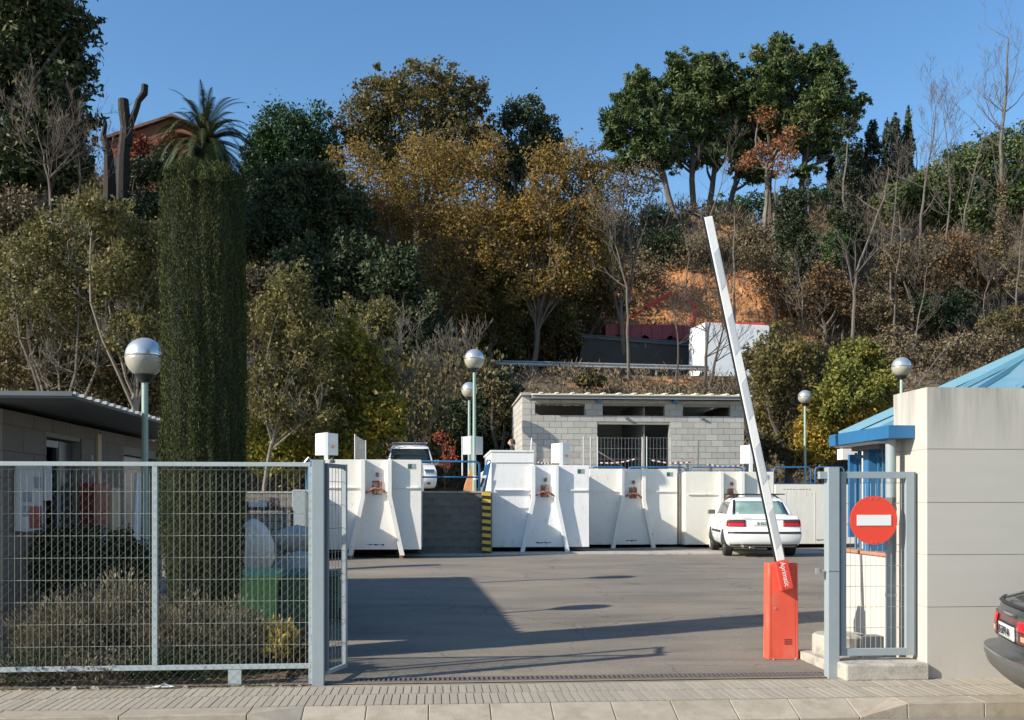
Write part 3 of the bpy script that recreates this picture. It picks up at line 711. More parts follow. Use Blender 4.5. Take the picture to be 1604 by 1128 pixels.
# ================================================================== GLOBE LAMPS
def lamp(x, y, z0, zc, r, label, pr=.045):
    t = thing('globe_lamp', label, 'street lamp', (x, y, z0), 0, 'globe lamps around the yard')
    MB().lathe((x, y, z0), [(pr*1.1, 0), (pr, .6), (pr*.85, zc-r*1.05-z0)], 12, True).build('pole', 'pole_green', t, smooth=False)
    MB().lathe((x, y, z0), [(pr*2.2, -.02), (pr*2.2, .02), (pr*1.4, .05)], 12).build('base_flange', 'pole_green', t)
    N = 14
    up_ = [(r*math.cos(a), r*math.sin(a)) for a in [math.pi/2*i/N for i in range(N+1)]]
    MB().lathe((x, y, zc+.006), [(max(a, .001), b) for a, b in up_], 32).build('globe_cap', 'globe_top', t, smooth=True)
    lo = [(r*math.cos(a), -r*math.sin(a)) for a in [math.pi/2*(N-i)/N*.86 for i in range(N+1)]]
    MB().lathe((x, y, zc-.006), [(max(a, .001), b) for a, b in lo], 32).build('globe_bowl', 'globe_low', t, smooth=True)
    MB().lathe((x, y, zc-.006), [(r*1.012, -.006), (r*1.012, .006)], 32, False).build('seam_ring', 'steel', t)
    MB().lathe((x, y, zc-r*1.06), [(pr*1.2, -.06), (r*.45, 0), (r*.55, r*.13)], 16).build('collar', 'black', t)
def lamp_px(px, py, y, z0, r, label, pr=.045): p_ = at(px, py, y); lamp(p_.x, y, z0, p_.z, r, label, pr)
lamp_px(227, 560, 12.45, gz(12.4), .232, 'nearest globe lamp, beside the clipped cypress and hut roof')
lamp_px(743, 563, 25.9, PLAT, .262, 'taller lamp post standing by the orange board and folded grey sign')
lamp_px(735, 611, 31.5, PLAT, .25, 'smaller globe lamp partly hidden behind the taller post left of the block building')
lamp_px(1261, 622, 34.5, PLAT, .245, 'globe lamp in front of the yellow green poplar')
lamp_px(1412, 575, 25.0, PLAT, .25, 'globe lamp peeking over the pale wall beside the blue roof')
lamp(-3.28, 16.2, gz(16), 4.15, .235, 'globe lamp hidden behind the clipped cypress whose shadow lies on the yard')
# ================================================================== LOADING PLATFORM AND CONTAINERS
pl = thing('loading_platform', None, None, (0, 25.4, 0)); tag(pl, kind='structure')
G = .43
GW = 24.7
gaps = [(-14.0, xx(461, 25.4), 25.5), (xx(462, 21.95), xx(488.5, 22.7), 21.95), (xx(655, GW), xx(768.5, 25.35), GW), (xx(1050, 28.6), xx(1080, 28.6), 28.8), (xx(1205, 31.5), 16, 31.6)]
for x0, x1, yf in gaps:
    MB().box(x0, x1, yf, 31.7, -.1, PLAT-.012).build('wall', 'mortar', pl)
    MB().box(x0-.02, x1+.02, yf-.04, 31.7, PLAT-.012, PLAT+.03).build('coping', 'concrete', pl)
MB().box(-14, 16, 31.7, 38.3, -.1, PLAT).build('deck', 'asphalt', pl)
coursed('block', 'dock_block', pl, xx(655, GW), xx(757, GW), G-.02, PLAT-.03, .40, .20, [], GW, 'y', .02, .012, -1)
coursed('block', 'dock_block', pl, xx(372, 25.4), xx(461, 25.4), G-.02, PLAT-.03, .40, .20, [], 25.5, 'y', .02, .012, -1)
# concrete apron strip at the dock foot
ap = MB().box(-8, 10, 24.0, 25.5, G-.1, G+.012).build('apron', 'concrete'); tag(ap, kind='structure')
sp = at(762, 867, 24.5)
t = thing('corner_post', 'yellow and black striped corner post by the dock between white containers', 'post', (sp.x, 24.5, G))
z = G; k = 0; w = .105
while z < PLAT + .02:
    z1 = min(z + .085, PLAT+.02)
    MB().hexa([(sp.x-w, 24.5, z), (sp.x+w, 24.5, z-.02 if k else z), (sp.x+w, 24.69, z-.02 if k else z), (sp.x-w, 24.69, z)],
              [(sp.x-w, 24.5, z1), (sp.x+w, 24.5, z1-.02), (sp.x+w, 24.69, z1-.02), (sp.x-w, 24.69, z1)]).build('stripe', 'yellow' if k % 2 else 'black', t)
    z = z1; k += 1

def container(pxl, pxr, y, pyt, pyb, m, label, cxp, tall=None, legs=True, badge=True, shadow=None):
    x0, x1 = xx(pxl, y), xx(pxr, y); zt, zb = at((pxl+pxr)/2, pyt, y).z, at((pxl+pxr)/2, pyb, y).z
    t = thing('roll_off_container', label, 'container', (x0, y, G), 0, 'white roll off containers parked in the dock bays')
    Lc = 5.6
    MB().box(x0, x1, y, y+.06, zb, zt).build('end_panel', m, t, bevel=.008)
    MB().box(x0, x0+.05, y+.061, y+Lc, zb, zt-.02).build('side_panel', m, t)
    MB().box(x1-.05, x1, y+.061, y+Lc, zb, zt-.02).build('side_panel', m, t)
    MB().box(x0+.051, x1-.051, y+Lc-.06, y+Lc, zb, zt-.02).build('rear_door', m, t)
    MB().box(x0+.051, x1-.051, y+.061, y+Lc-.061, zb, zb+.05).build('floor', 'underframe', t)
    for k in range(5): MB().box(x0-.05, x0-.002, y+.5+k*1.05, y+.58+k*1.05, zb, zt-.05).build('side_rib', m, t)
    MB().box(x0+.45, x0+.6, y+.2, y+Lc, G+.06, zb-.002).box(x1-.6, x1-.45, y+.2, y+Lc, G+.06, zb-.002).box(x0+.1, x1-.1, y+.9, y+1.0, G+.08, zb-.003).build('underframe', 'underframe', t)
    H = zt - zb; cx = xx(cxp, y)
    tw = .26; zk = zb + H*.60
    if legs:
        for sg in (-1, 1):
            fw = .055; ft = .20
            xa = cx + sg*tw; xf = cx + sg*.56
            pts = [(xa-sg*fw*.2, zt), (xa+sg*fw*1.6, zt), (xa+sg*fw*1.6, zk), (xf+sg*fw*1.4, zb-.13), (xf-sg*fw*.6, zb-.13), (xa-sg*fw*.2, zk-.05)]
            if sg < 0: pts = pts[::-1]
            MB().prism([(a, y-.15, b) for a, b in pts], (0, .149, 0)).build('hook_frame', m, t, bevel=.006)
            MB().box(xf-.045, xf+.045, y-.13, y-.02, G-.0, zb-.131).build('foot_roller', 'rust', t)
        rz = zt - .62
        MB().box(x0+.08, cx-tw-.10, y-.035, y-.001, rz-.03, rz).build('rib', m, t)
        MB().box(cx+tw+.10, x1-.06, y-.035, y-.001, rz-.03, rz).build('rib', m, t)
        MB().tube([(cx-tw, y-.10, zk+.06), (cx-.05, y-.12, zk+.16), (cx+.1, y-.12, zk+.14), (cx+tw, y-.10, zk+.04)], .028, 8).build('hook_bar', 'rust', t)
        MB().box(cx-.10, cx+.12, y-.035, y-.001, zk+.02, zk+.34).build('hook_plate', 'rust', t, bevel=.02)
        MB().box(cx-.02, cx+.06, y-.03, y-.001, zk+.42, zk+.52).build('rust_patch', 'rust', t)
    if badge:
        bx_ = x1 - .20; MB().box(bx_-.11, bx_+.07, y-.006, y-.001, zt-.21, zt-.09).build('plate', 'steel', t); MB().box(bx_-.10, bx_-.02, y-.010, y-.0065, zt-.20, zt-.10).build('plate_print', 'bin_dark', t)
    rr_ = random.Random(int(pxl))
    b = MB(); xq = cx - .22
    for k in range(9):
        b.box(xq, xq+.05, y-.003, y-.001, zb+.10+rr_.uniform(-.012, .012), zb+.118+rr_.uniform(-.01, .012)); xq += .042
    b.build('scuff_mark', 'black', t)
    return t, x0, x1, zb, zt
container(490, 660, 22.75, 720, 861, 'container_worn', 'cream white container with rusty hook seen through the narrow gate leaf', 590)
t, x0, x1, zb, zt = container(770, 923, 25.35, 729, 857, 'container', 'cleanest white container, beside the striped post, with a taller box at its left', 853)
zt2 = at(800, 708, 25.35).z; xm = xx(836, 25.35)
MB().box(x0, xm, 25.35, 25.41, zt+.002, zt2).build('raised_panel', 'container', t)
MB().box(x0-.03, xm+.01, 25.33, 28.8, zt2+.001, zt2+.045).build('top_frame', 'container', t)
MB().box(x0+.005, x0+.05, 25.411, 28.7, zt+.002, zt2).build('raised_side', 'container', t)
MB().box(xm-.05, xm-.003, 25.411, 28.7, zt+.002, zt2).build('raised_side', 'container', t)
MB().box(x0+.06, xm-.02, 25.335, 25.348, zt+.06, zt+.075).build('hinge_line', 'steel', t)
container(923.5, 1061, 27.6, 734.5, 853, 'container_worn', 'scratched white container with rust specks and a dark shadow wedge, third from the left', 991)
container(1073, 1212, 27.3, 739, 853, 'container_cream', 'cream white container with rust stained hook behind the white saloon', 1145)
t, x0, x1, zb, zt = container(1214, 1345, 27.25, 759, 852, 'container_cream', 'low cream container between the white saloon and the right gate post', 1290, legs=False, badge=False)
for k in range(9): MB().box(x0+.25+k*.09, x0+.30+k*.09, 27.243, 27.249, zt-.14, zt-.125).build('slot', 'rust', t)
MB().box(x0+.3, x0+.306, 27.243, 27.249, zb+.05, zt-.2).box(x0+1.15, x0+1.156, 27.243, 27.249, zb+.05, zt-.2).build('panel_seam', 'container_worn', t)

# blue rails
def rail(x0, x1, y, z0, z1, label, mid=True, posts=()):
    t = thing('tube_railing', label, 'railing', (x0, y, z0), 0, 'blue tube railings along the dock edge')
    r = .10
    MB().tube([(x0, y, z0), (x0, y, z1-r), (x0+r*.3, y, z1-r*.3), (x0+r, y, z1), (x1-r, y, z1), (x1-r*.3, y, z1-r*.3), (x1, y, z1-r), (x1, y, z0)], .026, 8).build('hoop', 'rail_blue', t, smooth=True)
    if mid: MB().tube([(x0, y, (z0+z1)/2-.02), (x1, y, (z0+z1)/2-.02)], .022, 8).build('mid_rail', 'rail_blue', t, smooth=True)
    return t
ry = 24.85
rail(xx(655, ry), xx(751, ry), ry, PLAT+.03, at(700, 723, ry).z, 'blue railing in front of the white van')
ry = 31.4
rl = [(800, 925, 'blue railing behind the taller box container'), (927, 980, 'blue railing at the left edge of the block building opening'), (984, 1074, 'blue railing below the wire panels of the block building'), (1081, 1163, 'blue railing before the right part of the block wall'), (1166, 1205, 'short blue railing behind the raised barrier arm'), (1212, 1270, 'blue rail hoop left of the far globe lamp pole and above the low container'), (1277, 1322, 'blue rail hoop just left of the right gate post')]
for a, b_, lab in rl: rail(xx(a, ry), xx(b_, ry), ry, PLAT, at((a+b_)/2, 732, ry).z, lab, mid=False)
MB2 = MB().box(xx(1212, 31.3), xx(1322, 31.3), 31.28, 31.32, at(1260, 758, 31.3).z-.04, at(1260, 758, 31.3).z+.01).build('rail_base', 'rail_blue'); tag(MB2, 'blue base strip under the two right rail hoops', 'rail')
# blue steps gate clutter beside c2 and c1
t = thing('dock_gate', 'small blue dock gate with white signs beside the striped post', 'gate', tuple(at(757, 775, 25.3)))
p0 = at(757, 775, 25.3)
MB().prism([(p0.x-.20, 25.3, p0.z-.05), (p0.x+.02, 25.3, p0.z-.08), (p0.x+.2, 25.3, p0.z+.85), (p0.x+.05, 25.3, p0.z+.72), (p0.x-.08, 25.3, p0.z+.35)], (0, .05, 0)).build('gate_panel', 'rail_blue', t)
MB().tube([(p0.x-.1, 25.35, p0.z+.05), (p0.x+.12, 25.6, p0.z+.9), (p0.x+.2, 25.9, p0.z+.9)], .025, 8).build('gate_tube', 'rail_blue', t)
MB().prism([(p0.x-.13, 25.26, p0.z+.12), (p0.x-.02, 25.26, p0.z+.10), (p0.x+.09, 25.26, p0.z+.50), (p0.x-.05, 25.26, p0.z+.48)], (0, .01, 0)).build('gate_sign', 'white_paint', t)
MB().prism([(p0.x-.09, 25.25, p0.z+.2), (p0.x-.04, 25.25, p0.z+.19), (p0.x+.04, 25.25, p0.z+.42), (p0.x-.03, 25.25, p0.z+.42)], (0, .005, 0)).build('sign_print', 'black', t)
MB().lathe((p0.x-.2, 25.3, p0.z+.38), [(.05, 0), (.06, .04), (.05, .1)], 8).build('float_cap', 'white_paint', t)
p0 = at(484, 745, 23.5); t = thing('dock_gate', 'slim blue steel strut between the fence end and cream container', 'gate', tuple(p0))
MB().prism([(p0.x-.08, 23.5, p0.z-.35), (p0.x+.05, 23.5, p0.z-.35), (p0.x+.09, 23.5, p0.z+.38), (p0.x-.02, 23.5, p0.z+.34)], (0, .05, 0)).build('strut', 'rail_blue', t)
MB().tube([(p0.x-.12, 23.4, p0.z+.26), (p0.x+.0, 23.4, p0.z+.42), (p0.x+.12, 23.4, p0.z+.3)], .02, 6).build('clip', 'steel', t)

# orange board
p0 = at(738, 770, 26.3)
o = MB().prism([(p0.x-.22, 26.3, PLAT), (p0.x+.12, 26.3, PLAT), (p0.x+.13, 26.42, PLAT+.78), (p0.x+.02, 26.42, PLAT+.72), (p0.x-.16, 26.36, PLAT+.25)], (0, .04, 0)).build('orange_board', 'orange_board'); tag(o, 'orange brown board leaning against the taller lamp post', 'board')
# folded sign boards
def vsign(px, pyt, pyb, y, w, label, m='white_paint', pole_low=None, mark=True):
    c = at(px, pyb, y); zt_ = at(px, pyt, y).z; z0 = c.z
    t = thing('bay_sign', label, 'sign', (c.x, y, PLAT), 0, 'folded bay signs over the containers')
    MB().box(c.x-.05, c.x+.05, y-.05, y+.03, PLAT, zt_+.01).build('sign_post', m, t)
    for sg in (-1, 1):
        a = (c.x+sg*.052, y-.03); e = (c.x+sg*w, y+.10)
        MB().prism([(a[0], a[1], z0), (e[0], e[1], z0), (e[0], e[1], zt_-.02), (a[0], a[1], zt_)] if sg > 0 else [(e[0], e[1], z0), (a[0], a[1], z0), (a[0], a[1], zt_), (e[0], e[1], zt_-.02)], (0, .015, 0)).build('sign_board', m, t)
    if mark: MB().box(c.x+w*.55, c.x+w*.78, y+.0, y+.012, z0+.18, z0+.26).build('mark', 'orange_board', t)
vsign(511, 678, 713, 26.0, .29, 'white folded bay sign above the cream container at the fence end')
vsign(740, 683, 712, 28.2, .30, 'pale grey folded bay sign crossing behind the tall lamp post', 'gutter' if False else 'galv', mark=False)
vsign(879, 694, 725, 31.2, .30, 'white folded bay sign in front of the block wall by the opening')
vsign(1176, 697, 726, 31.2, .30, 'pale folded bay sign at the right corner of the block wall', 'truck_white', mark=False)
def stick(px, pyt, pyb, y, r, label, m='steel', dx=0):
    a, b_ = at(px, pyb, y), at(px+dx, pyt, y)
    o = MB().tube([tuple(a), tuple(b_)], r, 6).build('steel_post', m); tag(o, label, 'post', 'thin steel posts on the platform')
stick(724, 684, 745, 28.0, .022, 'thin leaning steel post left of the grey folded sign')
stick(832, 686, 706, 30.5, .03, 'short steel post above the tall container box', dx=1)
stick(1093, 690, 733, 31.6, .022, 'thin dark post in front of the block wall right of the opening', 'dark_steel', dx=1)
def heras(pa, pb, pyt, y, label, dpy=0, y2=None):
    y2 = y2 or y; a, b_ = at(pa, 735, y), at(pb, 735, y2); zt_ = at(pa, pyt, y).z
    t = thing('mesh_fence_section', label, 'fence', (a.x, y, PLAT), 0, 'temporary wire fence panels on the platform')
    B = MB().tube([(a.x, y, PLAT), (a.x, y, zt_)], .021, 6).build('frame_post', 'galv', t)
    B = MB().tube([(b_.x, y2, PLAT), (b_.x, y2, zt_)], .021, 6).build('frame_post', 'galv', t)
    m_ = MB(); n = max(3, int((Vector((b_.x-a.x, y2-y, 0))).length/.11))
    for i in range(1, n): f = i/n; m_.tube([(a.x+(b_.x-a.x)*f, y+(y2-y)*f, PLAT+.1), (a.x+(b_.x-a.x)*f, y+(y2-y)*f, zt_-.03)], .004, 3)
    for i in range(6): z = PLAT + .12 + (zt_-PLAT-.16)*i/5; m_.tube([(a.x, y, z), (b_.x, y2, z)], .005, 3)
    w_ = m_.build('wires', 'galv', t); w_['kind'] = 'stuff'
heras(936, 1006, 684, 31.85, 'wire fence panel across the left of the dark doorway')
heras(1013, 1050, 684, 31.8, 'wire fence panel across the right of the dark doorway')
heras(556, 573, 680, 30.5, 'narrow wire panel seen obliquely left of the white van', y2=33.5)
heras(914, 925, 684, 31.9, 'narrow wire panel before the block wall left of the doorway')
def tape(p0, p1, y, label):
    a, b_ = at(*p0, y), at(*p1, y); n = 14; t = thing('barrier_tape', label, 'tape', tuple(a), 0, 'red and white tapes on the railings')
    for i in range(n):
        f0, f1 = i/n, (i+1)/n; s0, s1 = -.06*math.sin(math.pi*f0), -.06*math.sin(math.pi*f1)
        q0, q1 = a.lerp(b_, f0), a.lerp(b_, f1)
        MB().hexa([(q0.x, y-.004, q0.z+s0-.022), (q1.x, y-.004, q1.z+s1-.022), (q1.x, y, q1.z+s1-.022), (q0.x, y, q0.z+s0-.022)],
                  [(q0.x, y-.004, q0.z+s0+.022), (q1.x, y-.004, q1.z+s1+.022), (q1.x, y, q1.z+s1+.022), (q0.x, y, q0.z+s0+.022)]).build('stripe', 'truck_red' if i % 2 else 'plate_white', t)
tape((940, 725), (998, 718), 31.7, 'striped tape across the left half of the doorway')
tape((1021, 721), (1082, 724), 31.7, 'striped tape from the doorway centre across its right edge')
tape((1106, 727), (1162, 729), 31.7, 'sagging striped tape before the right part of the block wall')
tape((842, 724), (878, 722), 31.7, 'short striped tape left of the white bay sign')

# ================================================================== BLOCK BUILDING
by0 = 32.35
X0, X1 = xx(832, by0), xx(1165, by0)
bb_ = thing('block_building', 'grey concrete block building with open windows and cream roof on the platform', 'building', (X0, by0, PLAT))
def X(px): return xx(px, by0)
def Z(py): return at(1000, py, by0).z
zt = Z(627)
ops = [(X(838), X(916), Z(653), Z(634)), (X(944), X(1041), Z(655), Z(636)), (X(1070), X(1144), Z(656), Z(637)), (X(935.5), X(1048.5), PLAT, Z(665))]
for a, b, c, d_ in cells(X0, X1, PLAT, zt, ops): MB().box(a, b, by0, by0+.2, c, d_).build('wall', 'mortar', bb_)
coursed('block', 'block', bb_, X0, X1, PLAT, zt, .40, .20, ops, by0, 'y', .016, .011, -1)
# protruding end pier and side wall
pxl = xx(818, by0)
MB().box(pxl+.015, X0-.003, by0, by0+.2, PLAT, Z(621)).build('pier', 'mortar', bb_)
coursed('block', 'block', bb_, pxl, X0, PLAT, Z(621), .40, .20, [], by0, 'y', .016, .011, -1, shift=.3)
MB().box(pxl+.016, X0-.003, by0+.201, 36.6, PLAT, Z(621)).build('side_wall', 'mortar', bb_)
coursed('block', 'block', bb_, by0, 36.6, PLAT, Z(621), .80, .20, [], pxl+.016, 'x', .016, .011, -1)
MB().hexa([(pxl-.05, 32.22, Z(621)+.001), (X0+.0, 32.22, Z(621)+.001), (X0, 36.7, Z(621)+.001), (pxl-.05, 36.7, Z(621)+.001)], [(pxl-.05, 32.22, Z(617)), (X0, 32.22, Z(617)), (X0, 36.7, Z(610)-.2), (pxl-.05, 36.7, Z(610)-.2)]).build('parapet_cap', 'concrete', bb_)
MB().box(X1-.2, X1, by0+.201, 36.6, PLAT, zt).build('side_wall', 'mortar', bb_)
MB().box(X0, X1, 36.4, 36.6, PLAT, zt+.2).build('back_wall', 'block', bb_)
MB().box(X(1010), X(1012), by0+.201, 36.4, PLAT, zt).build('partition', 'mortar', bb_)
rx1 = X1 + .12
MB().hexa([(X0+.002, 31.98, zt+.0), (rx1, 31.98, zt+.0), (rx1, 36.8, zt+.30), (X0+.002, 36.8, zt+.30)], [(X0+.002, 31.98, zt+.10), (rx1, 31.98, zt+.10), (rx1, 36.8, zt+.38), (X0+.002, 36.8, zt+.38)]).build('roof', 'gutter', bb_)
MB().hexa([(X0+.002, 31.93, zt+.105), (rx1+.03, 31.93, zt+.105), (rx1+.03, 36.8, zt+.385), (X0+.002, 36.8, zt+.385)], [(X0+.002, 31.93, zt+.155), (rx1+.03, 31.93, zt+.155), (rx1+.03, 36.8, zt+.43), (X0+.002, 36.8, zt+.43)]).build('roof_sheet', 'roof_cream', bb_)
x = X0 + .3
while x < rx1: 
    MB().prism([(x-.06, 31.915, zt+.156), (x+.06, 31.915, zt+.156), (x+.03, 31.915, zt+.20), (x-.03, 31.915, zt+.20)], (0, 4.85, .265)).build('roof_rib', 'roof_cream', bb_); x += .51
for px in (936, 1055): MB().prism([(X(px)-.07, by0-.26, zt-.10), (X(px)+.06, by0-.26, zt-.12), (X(px)+.09, by0-.26, zt+.0), (X(px)-.03, by0-.26, zt+.0)], (0, .2, 0)).build('floodlight', 'rail_blue', bb_)
for px in (979, 1098): MB().box(X(px), X(px)+.12, by0-.1, by0-.017, Z(656.5), Z(655)).build('bracket', 'dark_steel', bb_)
MB().box(X(905), X(912), by0+.4, by0+1.2, PLAT, PLAT+1.6).build('inner_pillar', 'mortar', bb_)

# ================================================================== CARS
def car(name, label, cat, loc, heading, low, cab, paint, cfg, group=None):
    t = thing(name, label, cat, loc, math.atan2(-heading[0], heading[1]), group)
    def plan(w, yr, yf, bulge, N=7):
        pts = []
        def R_(x): return yr + bulge*abs(x/w)**3.2
        def F_(x): return yf - bulge*1.3*abs(x/w)**2.6
        pts = [(-w*math.cos(math.pi*i/(2*N)), 0) for i in range(2*N+1)]; pts = [(x, R_(x)) for x, _ in pts]
        ya, yb = pts[-1][1], F_(w)
        side = [(w, ya + (yb-ya)*i/6) for i in range(1, 6)]
        fr = [(w*math.cos(math.pi*i/(2*N)), 0) for i in range(2*N+1)]; fr = [(x, F_(x)) for x, _ in fr]
        side2 = [(-w, yb + (ya-yb)*i/6) for i in range(1, 6)]
        return pts + side + fr + side2
    def loft(levels, name_, m, bulge, cap=True):
        b = MB(); rings = []
        for z, w, yr, yf in levels:
            r = plan(w, yr, yf, bulge); rings.append(len(b.v)); b.v += [(x, y, z) for x, y in r]; n = len(r)
        for a, c in zip(rings, rings[1:]):
            for i in range(n): b.f.append((a+i, a+(i+1) % n, c+(i+1) % n, c+i))
        if cap:
            # crowned cap
            z, w, yr, yf = levels[-1]; r = plan(w*.55, yr+(yf-yr)*.18, yf-(yf-yr)*.18, bulge); a = rings[-1]; c = len(b.v); b.v += [(x, y, z+cfg.get('crown', .02)) for x, y in r]
            for i in range(n): b.f.append((a+i, a+(i+1) % n, c+(i+1) % n, c+i))
            b.f.append(tuple(c+i for i in range(n)))
        b.f.append(tuple(rings[0]+n-1-i for i in range(n)))
        return b.build(name_, m, t, world=False, smooth=True)
    def lev(levels, z):
        for a, c in zip(levels, levels[1:]):
            if a[0] <= z <= c[0]:
                f = (z-a[0])/max(1e-6, c[0]-a[0]); return [a[i]+(c[i]-a[i])*f for i in range(4)]
        return levels[-1] if z > levels[-1][0] else levels[0]
    def rear_patch(levels, x0, x1, z0, z1, nm, m, off=.008, bulge=.1, front=False, nx=10, nz=5, taper=0, th=.01, inset=0):
        b = MB()
        for k in range(nz+1):
            z = z0+(z1-z0)*k/nz; _, w, yr, yf = lev(levels, z)
            for i in range(nx+1):
                x = x0+(x1-x0)*i/nx; x = x*(1-taper*k/nz)
                y = (yf - bulge*1.3*min(1, abs(x/w))**2.6 + off) if front else (yr + bulge*min(1, abs(x/w))**3.2 - off)
                b.v.append((x, y, z))
        for k in range(nz):
            for i in range(nx): a = k*(nx+1)+i; b.f.append((a, a+1, a+nx+2, a+nx+1))
        o = b.build(nm, m, t, world=False, smooth=True)
        s = o.modifiers.new('thickness', 'SOLIDIFY'); s.thickness = th; s.offset = -1 if not front else 1
        return o
    def side_patch(levels, y0, y1, z0, z1, sg, nm, m, off=.006, sh0=0, sh1=0, nz=4):
        b = MB()
        for k in range(nz+1):
            z = z0+(z1-z0)*k/nz; _, w, yr, yf = lev(levels, z); f = k/nz
            for y in (y0+sh0*f, y1+sh1*f): b.v.append((sg*(w+off), y, z))
        for k in range(nz): b.f.append((2*k, 2*k+1, 2*k+3, 2*k+2))
        o = b.build(nm, m, t, world=False); s = o.modifiers.new('thickness', 'SOLIDIFY'); s.thickness = .008; s.offset = 0
        return o
    loft(low, 'body', paint, cfg['bulge'])
    loft(cab, 'cabin', paint, cfg['cbulge'])
    Wd = cfg['W']; wr = cfg['wr']
    for sg in (-1, 1):
        for wy_ in cfg['axles']:
            w_ = thing('wheel', None, None); w_.parent = t; w_.location = (sg*(Wd/2-.115), wy_, wr)
            b = MB(); prof = [(wr*.62, -.10), (wr*.93, -.10), (wr, -.07), (wr, .07), (wr*.93, .10), (wr*.62, .10)]
            nn = 24
            for r, o_ in prof: b.v += [(o_, math.cos(2*math.pi*q/nn)*r, math.sin(2*math.pi*q/nn)*r) for q in range(nn)]
            for k in range(len(prof)): 
                k2 = (k+1) % len(prof)
                for q in range(nn): b.f.append((k*nn+q, k*nn+(q+1) % nn, k2*nn+(q+1) % nn, k2*nn+q))
            o = b.build('tyre', 'rubber', None); o.parent = w_
            b = MB(); b.v = [(sg*.07, math.cos(2*math.pi*q/nn)*wr*.62, math.sin(2*math.pi*q/nn)*wr*.62) for q in range(nn)] + [(sg*.045, math.cos(2*math.pi*q/nn)*wr*.3, math.sin(2*math.pi*q/nn)*wr*.3) for q in range(nn)]
            b.f = [(q, (q+1) % nn, nn+(q+1) % nn, nn+q) for q in range(nn)] + [tuple(range(nn, 2*nn))]
            o = b.build('rim', 'steel', None); o.parent = w_
            # arch
            b = MB(); ra = wr*1.14; x_ = sg*(lev(low, .5)[1]+.004)
            arc = [(x_, wy_+ra*math.cos(math.pi*q/12), max(.2, wr+ra*math.sin(math.pi*q/12))) for q in range(13)]
            b.prism(arc if sg > 0 else arc[::-1], (-sg*.03, 0, 0)).build('wheel_arch', 'rubber', t, world=False)
    return t, rear_patch, side_patch, lev
# white saloon
low = [(.24, .74, .16, 4.2), (.30, .80, .05, 4.36), (.40, .835, .01, 4.43), (.52, .852, 0, 4.43), (.575, .852, .0, 4.42), (.62, .842, .055, 4.38), (.74, .838, .065, 4.33), (.86, .82, .09, 4.2), (.93, .80, .12, 3.9), (.965, .765, .17, 3.3)]
cab = [(.95, .755, .52, 3.35), (1.05, .72, .66, 3.1), (1.2, .665, .86, 2.75), (1.32, .61, 1.04, 2.45), (1.365, .575, 1.15, 2.3), (1.39, .52, 1.3, 2.15)]
rc = at(1198, 877, 22.45)
h = Vector((.165, .986))
sal, rp, sp_, lev_ = car('saloon_car', 'white saloon car with empty roof bars parked facing the containers', 'car', (rc.x, 22.45, gz(22.45)-.004), h, low, cab, 'car_white', dict(bulge=.10, cbulge=.10, W=1.70, wr=.30, axles=(.92, 3.5)))
rp(cab, -.60, .60, 1.0, 1.31, 'rear_window', 'car_glass_pale', .006, .10, taper=.14)
for sg in (-1, 1): rp(cab, sg*.60, sg*.66, .985, 1.33, 'window_seal', 'black', .004, .10, taper=.13, nx=2)
for sg in (-1, 1):
    rp(low, sg*.43, sg*.825, .72, .795, 'tail_light', 'lamp_red', .012, .10)
    rp(low, sg*.43, sg*.825, .797, .865, 'tail_light', 'lamp_smoke', .012, .10)
    sp_(low, .14, .34, .72, .86, sg, 'tail_light_side', 'lamp_red')
rp(low, -.825, .825, .866, .880, 'boot_line', 'black', .006, .10)
rp(low, -.835, .835, .555, .60, 'bumper_strip', 'black', .012, .10)
rp(low, -.77, .77, .255, .31, 'bumper_lip', 'bumper_grey', .006, .10)
rp(low, -.27, .27, .735, .845, 'plate', 'plate_white', .014, .10)
text('B-8529-V', .105, 'text_dark', sal, (0, .05, .79), (math.pi/2, 0, 0), sx=.85)
rp(low, -.50, -.30, .905, .918, 'badge', 'dark_steel', .006, .10, nz=1, nx=3)
for sg in (-1, 1):
    sp_(cab, 1.0, 1.95, 1.0, 1.30, sg, 'side_window', 'car_glass', sh0=.25, sh1=-.02)
    sp_(cab, 2.05, 2.95, 1.0, 1.30, sg, 'side_window', 'car_glass', sh0=-.02, sh1=-.42)
    sp_(low, 1.32, 3.1, .545, .60, sg, 'side_strip', 'black')
    for yy in (1.42, 2.0, 2.98): sp_(low, yy, yy+.012, .35, .93, sg, 'door_gap', 'dark_steel')
    m_ = MB().box(sg*.80, sg*.98, 2.85, 2.93, .98, 1.09).build('mirror', 'bumper_grey', sal, world=False, bevel=.02)
for yy in (1.35, 2.15):
    MB().tube([(-.66, yy, 1.475), (.70, yy, 1.475)], .016, 6).build('roof_bar', 'black', sal, world=False)
    for sg in (-1, 1): MB().prism([(sg*.56, yy-.04, 1.36), (sg*.64, yy-.04, 1.33), (sg*.40, yy-.04, 1.50), (sg*.36, yy-.04, 1.47)], (0, .08, 0)).build('bar_foot', 'black', sal, world=False)
MB().tube([(-.5, .3, .28), (-.5, -.02, .26)], .03, 8).build('exhaust', 'steel', sal, world=False)
MB().box(-.14, .14, 1.3, 1.33, 1.22, 1.27).build('inner_mirror', 'black', sal, world=False)

